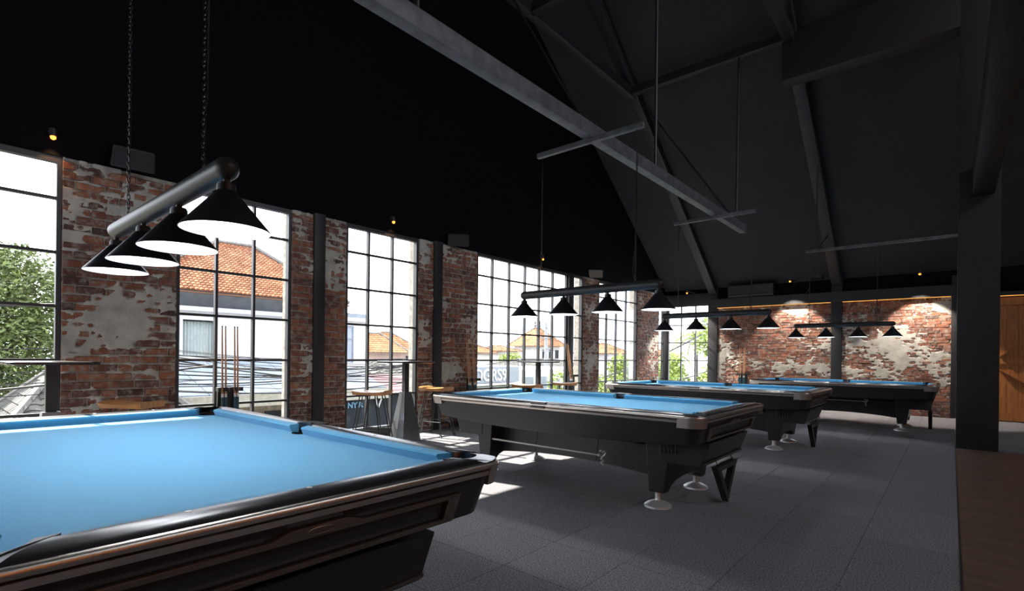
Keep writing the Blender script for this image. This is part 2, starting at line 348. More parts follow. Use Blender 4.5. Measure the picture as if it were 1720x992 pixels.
# ------------------------------------------------------------------ brickwork
def brick_mesh(L_, H_, seed):
    r = random.Random(seed); D = 0.03; j = lambda a: r.uniform(-a, a)
    a, b = L_/2, H_/2
    back = [(-a,-b),(a,-b),(a,b),(-a,b)]
    V = [(x, -D, z) for x, z in back] + [(x+j(.003), 0.004+j(.0015), z+j(.003)) for x, z in back]
    V += [((x*0.93)+j(.004), 0.0105+j(.0025), (z*0.80)+j(.003)) for x, z in back]
    Fs = [(0,1,5,4),(1,2,6,5),(2,3,7,6),(3,0,4,7),(4,5,9,8),(5,6,10,9),(6,7,11,10),(7,4,8,11),(8,9,10,11)]
    return V, Fs
BMESH = {}
def brick_panel(name, label, origin, udir, ndir, width, z0, z1, blobs, seed, course=0.083, blen=0.225, joint=0.014, grid=0.014, thick=0.24, bias=0.0):
    o = Vector(origin); u = Vector(udir); n = Vector(ndir); r = random.Random(seed)
    def P(a, d, z): q = o + u*a + n*d; return (q.x, q.y, z)
    back = MB(); c = [P(0,-0.006,0), P(width,-0.006,0), P(width,-thick,0), P(0,-thick,0)]
    back.loft([[(p[0],p[1],z0) for p in c], [(p[0],p[1],z1) for p in c]])
    root = struct(back.build(name, MORTAR, None, 0), label)
    def hgt(a, z):
        v = noise.fractal(Vector((a*1.3+seed*3.1, z*1.7, seed*7.7)), 0.55, 2.1, 7)*0.8
        v += 0.45*noise.noise(Vector((a*14+seed, z*24, 3.3)))
        row = int((z-z0)/course); cellk = int((a/blen)+(0.5 if row % 2 else 0)+10)
        v += 0.22*math.sin(row*12.9898+cellk*78.233+seed*3.7) - 0.10*math.cos(2*PI*(z-z0)/course+PI)
        for ba, bz, ra, rz, s in blobs: v += 0.8*s*math.exp(-((a-ba)/ra)**2-((z-bz)/rz)**2)
        return v - 0.42 + bias
    # bricks
    rot = Matrix((u, n, Vector((0,0,1)))).transposed()
    H = course-joint*0.95; rows = int(round((z1-z0)/course)); cells = []
    for i in range(rows):
        zc = z0+course*(i+0.5)
        if zc+H/2 > z1+0.005: continue
        a = -blen*(0.5 if i % 2 else 0.0) - r.uniform(0, 0.03)
        while a < width:
            L_ = blen*r.choice((1,1,1,1,0.95,1.06,0.55)) ; a0 = max(a, 0.0)+0; a1 = min(a+L_-joint, width)
            if a1-a0 > 0.035: cells.append(((a0+a1)/2, zc+r.uniform(-.003,.003), a1-a0, H*r.uniform(.88,1.04), r.uniform(-.005,.004)))
            a += L_
    keep = []
    for cc in cells:
        hs = [hgt(cc[0]+t*cc[2]/2, cc[1]+s*cc[3]/2) for t in (-.9,-.45,0,.45,.9) for s in (-.8,0,.8)]
        if min(hs) < 0.09: keep.append(cc)
    r.shuffle(keep); keep.sort(key=lambda q: -q[2]); ind, stuff = keep[:295], keep[295:]
    for (a, z, L_, H_, d) in ind:
        k = (round(L_*50), r.randrange(3))
        if k not in BMESH:
            me = bpy.data.meshes.new('brick'); V, Fs = brick_mesh(k[0]/50, course-joint, hash(k) & 1023); me.from_pydata(V, [], Fs); me.materials.append(BRICK)
            me.update(); BMESH[k] = me
        b = bpy.data.objects.new('brick', BMESH[k]); COL.objects.link(b); b.parent = root
        m4 = rot.to_4x4(); m4.translation = Vector(P(a, d, z)); b.matrix_local = m4 @ Matrix.Rotation(r.uniform(-.012,.012), 4, 'Y') @ Matrix.Diagonal((L_/(k[0]/50), 1, H_/(course-joint), 1))
    if stuff:
        mb = MB()
        for (a, z, L_, H_, d) in stuff:
            V, Fs = brick_mesh(L_, H_, r.randrange(9999)); mb.add([P(a+p[0], d+p[1], z+p[2]) for p in V], Fs)
        tag(mb.build('brick_remainder', BRICK, root, 0), kind='stuff')
    # plaster left on the face: raised skin with a ragged edge
    nu, nz = max(2, int(width/grid)), max(2, int((z1-z0)/grid)); V = []; Hh = []; Fs = []
    for i in range(nz+1):
        for j in range(nu+1):
            a = width*j/nu; z = z0+(z1-z0)*i/nz; h = hgt(a, z); Hh.append(h)
            V.append(P(a, max(-0.012, min(0.0135, 0.11*h+0.003)) + 0.002*noise.noise(Vector((a*9, z*9, seed))), z))
    for i in range(nz):
        for j in range(nu):
            q = (i*(nu+1)+j, i*(nu+1)+j+1, (i+1)*(nu+1)+j+1, (i+1)*(nu+1)+j)
            if max(Hh[t] for t in q) > -0.32: Fs.append(q)
    if Fs:
        me = bpy.data.meshes.new('plaster_skin'); me.from_pydata(V, [], Fs); me.materials.append(PLASTER)
        me.polygons.foreach_set('use_smooth', [True]*len(me.polygons)); me.update()
        po = bpy.data.objects.new('plaster_skin', me); COL.objects.link(po); po.parent = root; po['kind'] = 'stuff'
    return root
Yd, Xd, Nx, Ny = (0,1,0), (1,0,0), (1,0,0), (0,-1,0)
def pier(y0, y1, lab, blobs, seed, **k):
    return brick_panel('pillar', lab, (XW, y0, 0), Yd, Nx, y1-y0, 0.0, TOP, blobs, seed, bias=0.09, **k)
pier(0.935, 1.872, 'wide old brick pillar left of the first full window', [(.55,1.85,.22,.12,.6),(.35,1.5,.4,.22,.8),(.85,1.7,.15,.2,.6),(.45,1.0,.2,.18,.7),(.85,.95,.2,.15,.6),(.8,2.85,.22,.2,.8),(.08,2.3,.12,.2,.6),(.1,.6,.3,.1,.4),(.2,2.7,.3,.2,-.5),(.2,1.95,.3,.12,-.4)], 3)
pier(3.15, 3.43, 'narrow brick pillar left of the first black column', [(.1,2.85,.15,.2,.5),(.2,.5,.1,.3,.4),(.2,1.2,.1,.2,.3)], 4)
pier(3.585, 3.915, 'narrow brick pillar right of the first black column', [(.05,2.6,.2,.3,.6),(.1,1.5,.1,.2,.3),(.1,.6,.2,.3,.4)], 5)
pier(5.19, 5.48, 'narrow brick pillar left of the second black column', [(.15,2.6,.15,.3,.5),(.2,1.5,.1,.2,.3)], 6)
pier(5.655, 6.495, 'brick pillar with a cue stand in front of it', [(.5,2.85,.5,.2,.6),(.65,1.75,.25,.2,.7),(.2,.95,.22,.25,.9),(.2,1.5,.2,.15,.4),(.6,2.4,.4,.25,-.4)], 7)
pier(9.925, 10.615, 'brick pillar right of the widest window', [(.35,1.2,.25,.25,.7),(.3,2.9,.3,.15,.5),(.4,.3,.3,.3,.3)], 8)
pier(12.575, 13.90, 'brick pillar next to the corner windows', [(.4,1.9,.3,.3,.5),(.8,1.2,.3,.4,.6),(1.0,2.3,.4,.2,.3)], 9, grid=0.02)
pier(-1.05, -0.75, 'brick pillar left of the leftmost window', [], 12, grid=0.03)
pier(-4.3, -3.45, 'brick pillar in the corner behind the viewer', [], 13, grid=0.04)
brick_panel('wall_brick', 'left brick panel of the back wall', (-4.845, YB, 0), Xd, Ny, 2.655, 0.0, 2.58,
            [(.12,1.3,.25,.35,.9),(.2,.6,.3,.5,.5),(1.05,1.2,.28,.15,.7),(1.5,1.0,.5,.16,.5),(2.4,1.5,.4,.2,.7),(2.0,2.35,.35,.15,.6),(2.4,.95,.4,.2,.5),(.7,1.8,.6,.4,-.6),(2.0,1.9,.5,.15,-.3)], 10, course=0.066, blen=0.225, grid=0.016, thick=0.06, bias=0.10)
brick_panel('wall_brick', 'right brick panel of the back wall', (-1.972, YB, 0), Xd, Ny, 1.962, 0.0, 2.58,
            [(.3,1.4,.5,.25,.9),(1.0,1.45,.35,.25,.9),(1.0,2.35,.35,.12,.7),(1.5,1.6,.2,.15,.6),(.4,.9,.4,.2,.7),(1.3,1.1,.5,.2,.6),(1.85,.75,.15,.2,.8),(.5,2.0,.5,.15,-.3),(1.6,.3,.4,.25,-.6),(1.7,1.95,.25,.2,-.5)], 11, course=0.066, blen=0.225, grid=0.016, thick=0.06, bias=0.17)
struct(MB().box(-4.84, -2.20, YB-0.10, YB-0.06, 2.552, 2.563).build('led_strip', LEDM, None, 0), 'amber light strip under the black beam over the left brick panel')
struct(MB().box(-1.96, -0.02, YB-0.10, YB-0.06, 2.552, 2.563).build('led_strip', LEDM, None, 0), 'amber light strip under the black beam over the right brick panel')

# ------------------------------------------------------------------ windows
UNIT = None
def pane(parent, p0, p1):
    global UNIT
    if UNIT is None:
        UNIT = bpy.data.meshes.new('pane'); b = MB().box(-.5,.5,-.5,.5,-.5,.5); UNIT.from_pydata(b.v, [], b.f); UNIT.materials.append(GLASS)
    o = bpy.data.objects.new('pane', UNIT); COL.objects.link(o); o.parent = parent
    o.location = [(a+b)/2 for a, b in zip(p0, p1)]; o.scale = [max(abs(b-a), 0.004) for a, b in zip(p0, p1)]
TR = [0.612, 1.117, 1.622, 2.127, 2.632]
def window(idx, lab, a0, a1, mull, z1=3.0, z0=SILL, axis='y', c=XW-0.05, fw=0.035, trs=TR, d=0.075):
    def bx(mb, u0, u1, z0_, z1_, dd):
        return mb.box(c-dd/2, c+dd/2, u0, u1, z0_, z1_) if axis == 'y' else mb.box(u0, u1, c-dd/2, c+dd/2, z0_, z1_)
    fr = MB(); bx(fr, a0, a0+fw, z0-0.03, z1+0.02, d); bx(fr, a1-fw, a1, z0-0.03, z1+0.02, d); bx(fr, a0+fw, a1-fw, z1-fw, z1+0.02, d); bx(fr, a0+fw, a1-fw, z0-0.03, z0+0.02, d)
    root = struct(fr.build('window_%d' % idx, FRAME, None, 0), lab)
    for m_ in mull: bx(MB(), m_-0.014, m_+0.014, z0+0.02, z1-fw, 0.055).build('muntin', FRAME, root, 0)
    us = [a0+fw] + sorted(mull) + [a1-fw]; zs = [z0+0.02] + [t for t in trs if z0+.1 < t < z1-.1] + [z1-fw]
    for t in zs[1:-1]: bx(MB(), a0+fw, a1-fw, t-0.013, t+0.013, 0.047).build('muntin', FRAME, root, 0)
    for i in range(len(us)-1):
        for j in range(len(zs)-1):
            if axis == 'y': pane(root, (c-.002, us[i], zs[j]), (c+.002, us[i+1], zs[j+1]))
            else: pane(root, (us[i], c-.002, zs[j]), (us[i+1], c+.002, zs[j+1]))
    return root
window(1, 'leftmost tall steel window with trees outside', -0.745, 0.93, [-0.19, 0.35])
window(8, 'added unseen tall steel window left of the picture', -3.44, -1.06, [-2.85, -2.25, -1.65])  # out of view, added to brighten the room and the table trim
window(9, 'added unseen tall steel window in the front wall behind the viewer', -5.6, -3.4, [-5.05, -4.5, -3.95], z1=3.0, z0=0.15, axis='x', c=YF-0.05)  # added behind the camera to let in more sky light
window(2, 'tall steel window showing the tiled roof of a white house', 1.877, 3.145, [2.285, 2.70])
window(3, 'tall steel window behind the bar table with steel pedestal', 3.92, 5.185, [4.30, 4.715])
window(4, 'widest steel window with the shop sign outside', 6.50, 9.92, [6.93, 7.405, 7.88, 8.335, 8.805, 9.30, 9.53])
window(5, 'steel window between the two far brick pillars', 10.62, 12.57, [11.04, 11.51, 12.02])
window(6, 'narrow pane next to the corner post', 13.905, 14.27, [])
window(7, 'corner window in the back wall with palms outside', -6.28, -5.09, [-5.885, -5.475], z1=2.69, axis='x', c=YB+0.04, trs=[0.54, 1.13, 1.635, 2.13])

# ------------------------------------------------------------------ billiard table
def make_table():
    root = empty('billiard_table', (0,0,0))
    L, W, D = 1.27, 0.635, 0.05
    pc = (1.296, 0.661)
    # cloth bed with pocket bites
    def arc(cx, cy, r, a0, a1, n=8): return [(cx+r*math.cos(math.radians(a0+(a1-a0)*k/n)), cy+r*math.sin(math.radians(a0+(a1-a0)*k/n))) for k in range(n+1)]
    bx, by = 1.31, 0.675
    poly = []
    poly += arc(bx, by, 0.088, 270, 180) + arc(0, by+0.012, 0.066, 0, -180)
    poly += arc(-bx, by, 0.088, 360, 270) + arc(-bx, -by, 0.088, 90, 0) + arc(0, -by-0.012, 0.066, 180, 0) + arc(bx, -by, 0.088, 180, 90)
    MB().prism(poly, 'z', 0.715, 0.755).build('cloth_bed', CLOTH, root, 20)
    # cushions
    prof = [(0.0, 0.789), (0.005, 0.797), (D, 0.801), (D, 0.753), (0.016, 0.753)]
    def cushion(n0, n1, b0, b1, tf):
        mb = MB(); ra, rb = [], []
        for d, z in prof:
            t = d/D; ra.append(tf(n0+(b0-n0)*t, d, z)); rb.append(tf(n1+(b1-n1)*t, d, z))
        mb.loft([ra, rb]); return mb.build('cushion', CLOTH, root, 25)
    for sy in (1, -1):
        for sx in (1, -1):
            cushion(sx*0.066, sx*(L-0.085), sx*0.054, sx*(L-0.046), lambda s, d, z, sy=sy: (s, sy*(W+d), z))
    for sx in (1, -1):
        cushion(-(W-0.085), W-0.085, -(W-0.046), W-0.046, lambda s, d, z, sx=sx: (sx*(L+d), s, z))
    # rails
    rp = [(D+.0005, 0.762), (D+.0005, 0.801), (0.065, 0.8055), (0.095, 0.8065), (0.125, 0.802), (0.148, 0.793), (0.158, 0.782), (0.158, 0.762)]
    def rail(a, b, tf):
        ex = lambda s_, d: s_ if abs(s_) < 0.2 else s_ + math.copysign(0.122*(d-D)/0.108, s_)
        mb = MB(); mb.loft([[tf(ex(a, d), d, z) for d, z in rp], [tf(ex(b, d), d, z) for d, z in rp]]); return mb.build('rail', GLOSS, root, 50)
    def sight(x, y): MB().lathe([(0.0085, 0.800), (0.0085, 0.8072), (0.006, 0.8078)], (x, y, 0), 10).build('rail_sight', IVORY, root)
    for sy in (1, -1):
        for sx in (1, -1):
            rail(sx*0.078, sx*1.19, lambda s, d, z, sy=sy: (s, sy*(W+d), z))
            for k in (0.3175, 0.635, 0.9525): sight(sx*k, sy*(W+0.085))
    for sx in (1, -1):
        rail(-0.555, 0.555, lambda s, d, z, sx=sx: (sx*(L+d), s, z))
        for k in (-0.3175, 0, 0.3175): sight(sx*(L+0.078), k)
    # pocket castings and cups
    hx, hy, rc = 1.43, 0.795, 0.10
    for sx in (1, -1):
        for sy in (1, -1):
            out = [(1.312, hy)] + arc(hx-rc, hy-rc, rc, 90, 0, 8) + [(hx, 0.677)]
            inn = [(1.3205, 0.5555)] + arc(1.300, 0.665, 0.068, -70, 160, 12) + [(1.1905, 0.6855)]
            q = [(sx*x, sy*y) for x, y in out+inn]
            mb = MB(); zt = lambda x, y: 0.8065-0.016*(max((abs(x)-1.30)/0.13, (abs(y)-0.665)/0.13, 0))**2
            mb.loft([[(x, y, 0.765) for x, y in q], [(x, y, zt(x, y)-0.006) for x, y in q], [(x*0.997, y*0.997, zt(x, y)) for x, y in q]]); mb.build('corner_casting', CASTING, root, 40)
            cup = MB().lathe([(0.082, 0.756), (0.078, 0.69), (0.06, 0.62)], (sx*1.300, sy*0.665, 0), 16, False)
            cup.add([(sx*1.300+0.06*math.cos(2*PI*k/12), sy*0.665+0.06*math.sin(2*PI*k/12), 0.621) for k in range(12)], [tuple(range(12))]); cup.build('pocket', RUBBER, root)
            pl = []
            pts = [(1.257, hy+0.006)] + arc(hx-rc, hy-rc, rc+0.010, 90, 0, 10) + [(hx+0.008, 0.695)]
            pin = [(1.257, hy-0.012)] + arc(hx-rc, hy-rc, rc-0.012, 90, 0, 10) + [(hx-0.012, 0.695)]
            ring = [(sx*x, sy*y) for x, y in pts + pin[::-1]]
            sh = [(sx*(x*0.992), sy*(y*0.987)) for x, y in pts + pin[::-1]]
            MB().loft([[(x, y, 0.703) for x, y in sh], [(x, y, 0.777) for x, y in ring]]).build('corner_plate', METAL, root, 30)
    for sy in (1, -1):
        q = [(-0.078, sy*hy), (0.078, sy*hy), (0.078, sy*0.688)] + [(x, sy*y) for x, y in arc(0, 0.678, 0.062, 10, 170, 10)] + [(-0.078, sy*0.688)]
        MB().loft([[(x, y, 0.765) for x, y in q], [(x, y, 0.806) for x, y in q]]).build('side_casting', CASTING, root, 40)
        cup = MB().lathe([(0.066, 0.756), (0.062, 0.69), (0.05, 0.63)], (0, sy*0.688, 0), 16, False)
        cup.add([(0.05*math.cos(2*PI*k/12), sy*0.688+0.05*math.sin(2*PI*k/12), 0.631) for k in range(12)], [tuple(range(12))]); cup.build('pocket', RUBBER, root)
        MB().box(-0.075, 0.075, sy*0.80-0.012, sy*0.80+0.012, 0.752, 0.764).build('side_badge', CASTING, root, 0)
    # metal bands
    def band(name, zs, off):
        o = [rrect(hx+d, hy+d, rc+d, z, 6) for d, z in zip(off, zs)]
        i = [rrect(hx-0.03, hy-0.03, rc-0.03, z, 6) for z in (zs[-1], zs[0])]
        mb = MB(); mb.loft(o + i + [o[0]], cap=False); mb.build(name, METAL, root, 50)
    band('rail_trim', [0.763, 0.766, 0.774, 0.782, 0.787, 0.789], [-0.002, 0.004, 0.008, 0.007, 0.003, -0.006])
    band('rail_trim', [0.737, 0.739, 0.748, 0.757, 0.760], [-0.010, -0.004, -0.001, 0.001, -0.006])
    # apron
    def zb(x, y): return 0.533 + 0.045*(abs(x)/1.3)**2.2
    def pt(t):
        def fz(x, y): return 0.765*(1-t) + zb(x, y)*t
        return rrect(1.412-0.05*t, 0.780-0.045*t, 0.092-0.005*t, 0, 6, fz)
    rings = [pt(t) for t in (0, 0.15, 0.5, 0.85, 1.0)]
    # subdivide long sides so the belly curves
    def dens(r):
        out = []
        for k in range(len(r)):
            a = Vector(r[k]); b = Vector(r[(k+1) % len(r)]); out.append(tuple(a))
            if (b-a).length > 0.5:
                for q in range(1, 10):
                    p = a.lerp(b, q/10)
                    out.append(tuple(p))
        return out
    R2 = []
    for t in (0, 0.15, 0.5, 0.85, 1.0):
        d_ = dens(pt(t)); R2.append([(x, y, 0.765*(1-t)+zb(x, y)*t) for x, y, z in d_])
    mb = MB(); mb.loft(R2, cap=False); nn_ = len(R2[0]); mb.f.append(tuple(len(mb.v)-nn_+k for k in range(nn_))); mb.build('apron', SATIN, root, 40)
    # end frames with handle plate
    def fx(z): return 1.412-0.05*(0.765-z)/(0.765-0.56)+0.004
    for sx in (1, -1):
        def bar4(pts, th=0.012):
            mb = MB(); mb.loft([[(sx*(fx(z)-0.004), y, z) for y, z in pts], [(sx*(fx(z)+th), y, z) for y, z in pts]]); return mb
        fr = MB()
        for pts in ([(-.565,.694),(.565,.694),(.555,.676),(-.555,.676)], [(-.545,.606),(.545,.606),(.54,.588),(-.54,.588)],
                    [(-.565,.694),(-.545,.588),(-.492,.592),(-.507,.690)], [(.565,.694),(.545,.588),(.492,.592),(.507,.690)]):
            m2 = bar4(pts); fr.add(m2.v, m2.f)
        fr.build('end_frame', PANELM, root, 0, 0.002)
        bar4([(-.16,.690),(-.085,.715),(.085,.715),(.16,.690),(.13,.678),(-.13,.678)], 0.016).build('handle_plate', PANELM, root, 0, 0.002)
        em = MB(); em.tube([(sx*(fx(.70)+0.017), 0.04*math.cos(2*PI*k/20), 0.697+0.010*math.sin(2*PI*k/20)) for k in range(20)], 0.0018, 5, closed=True); em.build('oval_emblem', PANELM, root)
        # ball return box under each end
        q0 = [(0.98, -0.47), (1.375, -0.47), (1.375, 0.47), (0.98, 0.47)]
        ring = lambda z, s: [(sx*(x if x < 1 else x-s), y*(1-s*0.25), z) for x, y in q0]
        MB().loft([ring(0.565, 0.0), ring(0.372, 0.07)]).build('ball_return_box', SATIN, root, 0, 0.006)
        st = MB(); st.loft([[(sx*1.296, -.455, .388), (sx*1.296, .455, .388), (sx*1.303, .457, .404), (sx*1.303, -.457, .404)], [(sx*1.325, -.455, .388), (sx*1.325, .455, .388), (sx*1.331, .457, .404), (sx*1.331, -.457, .404)]]).build('box_strip', PANELM, root, 0)
        # pedestal leg with an arch
        half = [(0.46, 0.56), (0.455, 0.12), (0.365, 0.115), (0.345, 0.13), (0.31, 0.165), (0.24, 0.19), (0.12, 0.205)]
        poly = [(-y, z) for y, z in half] + [(y, z) for y, z in half[::-1]]
        def xs(z): t = (0.56-z)/0.44; return 0.845+0.035*t, 1.075-0.065*t
        MB().loft([[(sx*xs(z)[0], y, z) for y, z in poly], [(sx*xs(z)[1], y, z) for y, z in poly]]).build('leg', SATIN, root, 0, 0.012)
        for sy in (1, -1):
            MB().lathe([(0.026, 0.13), (0.024, 0.07), (0.028, 0.052), (0.05, 0.045), (0.085, 0.03), (0.108, 0.014), (0.11, 0.0)], (sx*0.94, sy*0.405, 0), 28).build('levelling_foot', FOOT, root, 40)
    # belly beam between the legs
    n = 16; arcp = [(-0.88+1.76*k/n, 0.195+0.055*(1-(abs(-1+2*k/n))**2)) for k in range(n+1)]
    MB().prism([(-0.88, 0.56)] + arcp + [(0.88, 0.56)], 'y', -0.26, 0.26).build('belly_beam', SATIN, root, 30)
    for sy in (1, -1):
        for x in (-0.42, 0.28):
            MB().bar((x-0.012, sy*0.2605, 0.252), (x+0.02, sy*0.2605, 0.5), 0.003, 0.004).build('panel_joint', RUBBER, root, 0)
        MB().tube([(0.1, sy*0.36, 0.515), (0.55, sy*0.38, 0.50), (1.12, sy*0.40, 0.47)], 0.009, 8).build('hanger_rail', CHAIN, root)
        MB().tube([(0.1, sy*0.36, 0.54), (1.12, sy*0.36, 0.52)], 0.006, 8).build('hanger_rail', CHAIN, root)
        hk = MB()
        for k in range(5): hk.tube([(0.98+0.03*k, sy*0.47, 0.55), (1.0+0.03*k, sy*0.49, 0.50), (0.995+0.03*k, sy*0.485, 0.45), (1.01+0.03*k, sy*0.475, 0.47)], 0.005, 6)
        hk.build('cue_hook', CHAIN, root)
    return root
TBL = [((-2.791, 0.775), 'nearest blue pool table, cropped by the left edge, black rails with bronze trim', ), ((-2.740, 4.361), 'second blue pool table in the middle of the carpet, full side and end showing'),
       ((-2.733, 7.915), 'third blue pool table, behind the middle one and before the corner windows'), ((-1.585, 11.47), 'farthest blue pool table standing along the brick back wall')]
proto = make_table()
for i, ((x, y), lab) in enumerate(TBL):
    t = proto if i == 0 else copy_tree(proto)
    t.location = (x, y, 0); tag(t, lab, 'pool table', 'blue pool tables in a row')

# triangle racks hung on the end boxes, bridge sticks on the side rails
def make_rack():
    root = empty('triangle_rack', (0,0,0))
    P = [(-0.20, 0.338), (0.30, 0.338), (0.07, 0.012)]; c = (sum(p[0] for p in P)/3, sum(p[1] for p in P)/3)
    Q = [(c[0]+(p[0]-c[0])*0.62, c[1]+(p[1]-c[1])*0.62) for p in P]
    mb = MB()
    for k in range(3):
        a, b = P[k], P[(k+1) % 3]; a2, b2 = Q[k], Q[(k+1) % 3]
        mb.loft([[(0, *a), (0, *b), (0, *b2), (0, *a2)], [(0.05, *a), (0.05, *b), (0.05, *b2), (0.05, *a2)]])
    mb.build('triangle_frame', SATIN, root, 0)
    hk = MB()
    for y in (-0.15, 0.22): hk.tube([(0.025, y, 0.334), (0.028, y+0.01, 0.352), (0.02, y-0.012, 0.385)], 0.004, 6)
    hk.build('hook', CHAIN, root); return root
def make_bridge():
    root = empty('bridge_stick', (0,0,0))
    MB().tube([(-1.06, 0, 0.345), (0.40, 0, 0.345)], [0.010, 0.007], 8).build('shaft', mat('varnished bridge shaft', (0.62, 0.56, 0.5), 0.25), root)
    h = MB()
    h.tube([(0.39, 0, 0.345), (0.42, 0, 0.345), (0.44, 0, 0.33)], 0.011, 8); h.tube([(0.41, 0, 0.375), (0.425, 0, 0.392), (0.44, 0, 0.37), (0.455, 0, 0.39), (0.47, 0, 0.372), (0.455, 0, 0.345), (0.43, 0, 0.34)], 0.009, 8)
    h.tube([(0.44, 0, 0.34), (0.425, 0, 0.315), (0.45, 0, 0.30), (0.425, 0, 0.285), (0.445, 0, 0.262)], 0.010, 8); h.tube([(0.42, -0.03, 0.345), (0.45, 0.03, 0.36)], 0.008, 8)
    h.build('bridge_head', FOOT, root); return root
rk, br = make_rack(), make_bridge()
for i in (1, 2, 3):
    (x, y), _ = TBL[i]; nm = ('second', 'third', 'farthest')[i-1]
    r_ = rk if i == 1 else copy_tree(rk); r_.location = (x+1.29, y, 0); tag(r_, 'black triangle rack hanging under the end of the %s table' % nm, 'rack', 'triangle racks under the tables')
    b_ = br if i == 1 else copy_tree(br); b_.location = (x, y-0.43, 0 if i == 1 else 0.12); tag(b_, 'bridge stick with metal head stored under the side of the %s table' % nm, 'cue', 'bridge sticks under the tables')

# ------------------------------------------------------------------ lamps over the tables
def chain_mb(length, link=0.032, r=0.0023):
    mb = MB(); n = int(length/(link*0.72)); w_ = 0.0075
    for k in range(n):
        z = (k+0.5)*length/n; pts = []
        for q in range(10):
            a = 2*PI*q/10; x = w_*math.cos(a); zz = (link/2-w_)*(1 if math.sin(a) > 0 else -1)+w_*math.sin(a)
            if abs(math.sin(a)) < 1e-6: zz = 0
            pts.append((x, 0, z+zz) if k % 2 else (0, x, z+zz))
        mb.tube(pts, r, 5, closed=True)
    return mb
def make_lamp():
    root = empty('billiard_lamp', (0,0,0))       # origin at the tube axis
    rr = 0.043; prof = [(max(rr*math.sin(a*PI/16), .001), -0.775-rr*math.cos(a*PI/16)) for a in range(9)] + [(max(rr*math.cos(a*PI/16), .001), 0.775+rr*math.sin(a*PI/16)) for a in range(9)]
    mb = MB(); mb.loft([[(z, r*math.cos(2*PI*j/24), r*math.sin(2*PI*j/24)) for j in range(24)] for r, z in prof]); mb.build('lamp_tube', BARM, root, 30)
    for k in range(4):
        x = -0.775+0.5167*k
        sh = MB(); outer = [(0.153, -0.231), (0.150, -0.225), (0.036, -0.088), (0.033, -0.084)]; inner = [(0.030, -0.088), (0.147, -0.227), (0.153, -0.231)]
        sh.loft([[(x+r*math.cos(2*PI*j/40), r*math.sin(2*PI*j/40), z) for j in range(40)] for r, z in outer+inner], cap=False)
        so_ = sh.build('lamp_shade', SHADE, root, 40)
        MB().loft([[(x+r*math.cos(2*PI*j/40), r*math.sin(2*PI*j/40), z) for j in range(40)] for r, z in ((0.1505, -0.2306), (0.118, -0.197), (0.087, -0.157))], cap=False).build('reflector', WHITEIN, so_, 40)
        MB().lathe([(0.033, -0.09), (0.033, -0.062), (0.029, -0.060), (0.029, -0.055), (0.012, -0.053), (0.012, -0.038)], (x, 0, 0), 20).build('socket', CHROME if k == 9 else STEEL, so_, 30)
        MB().lathe([(0.086, -0.158), (0.086, -0.156)], (x, 0, 0), 40).build('diffuser', DIFF, so_, 30)
    for x in (-0.545, 0.545):
        c = chain_mb(1.40); c.v = [(p[0]+x, p[1], p[2]+0.042) for p in c.v]
        c.build('chain', CHAIN, root, 40)
    MB().tube([(0.54, 0.012, 0.04), (0.512, 0.012, 0.12), (0.518, 0.012, 0.25), (0.538, 0.012, 0.36), (0.545, 0.014, 1.42)], 0.004, 6).build('lamp_cord', RUBBER, root)
    return root
lp = make_lamp()
for i, (x, y, z, lab) in enumerate(((-2.83, 0.765, 1.885, 'nearest black bar lamp with four cone shades on chains, over the left table'), (-2.775, 4.361, 1.862, 'black bar lamp with four cone shades over the second table'),
                                    (-2.755, 7.915, 1.868, 'black bar lamp with four cone shades over the third table'), (-1.585, 11.47, 1.862, 'farthest and smallest looking bar lamp, before the brick back wall'))):
    l_ = lp if i == 0 else copy_tree(lp); l_.location = (x, y, z); tag(l_, lab, 'lamp', 'bar lamps hung over the pool tables')

# ------------------------------------------------------------------ wall spots, speakers, air conditioner
def spot(x, y, z, d, lab, arm=0.06, watt=6.0):      # d = outward direction, arm = reach from the wall
    root = empty('wall_spotlight', (x, y, z), 0, lab, 'spotlight', 'small amber spotlights on the black walls')
    d = Vector(d); root.rotation_euler = (0, 0, math.atan2(d.y, d.x))
    MB().lathe([(0.03, -0.01), (0.03, 0.012), (0.012, 0.014), (0.012, arm-0.01)], (0, 0, 0), 16).build('rose', STEEL, root).rotation_euler = (0, PI/2, 0)
    MB().tube([(arm-0.01, 0, 0.02), (arm, 0, -0.05)], 0.028, 14, True).build('spot_housing', STEEL, root)
    MB().lathe([(0.005, -0.081), (0.019, -0.072), (0.023, -0.058), (0.019, -0.046)], (arm, 0, 0), 16).build('bulb', BULB, root)
    ld = bpy.data.lights.new('spot_beam', 'SPOT'); ld.energy = watt; ld.spot_size = math.radians(84); ld.spot_blend = 0.3; ld.color = (1, 0.88, 0.76) if arm > .1 else (1, .5, .2); ld.shadow_soft_size = 0.02
    lo = bpy.data.objects.new('spot_beam', ld); COL.objects.link(lo); lo.parent = root; lo.location = (arm+0.004, 0, -0.085); lo.rotation_euler = (0, 0.13 if arm > .1 else 0, 0)
for y, lab in ((0.855, 'amber spotlight above the leftmost window'), (4.655, 'amber spotlight above the window behind the bar table'), (8.32, 'amber spotlight above the widest window')):
    spot(XW, y, 3.22, (1,0,0), lab)
for x, z, lab in ((-5.50, 2.97, 'amber spotlight above the corner window'), (-2.975, 3.075, 'amber spotlight between air conditioner and small black box'), (-0.522, 3.02, 'amber spotlight nearest the big post')):
    spot(x, YB+0.02, z+0.055, (0,-1,0), lab, 0.57, 400.0)
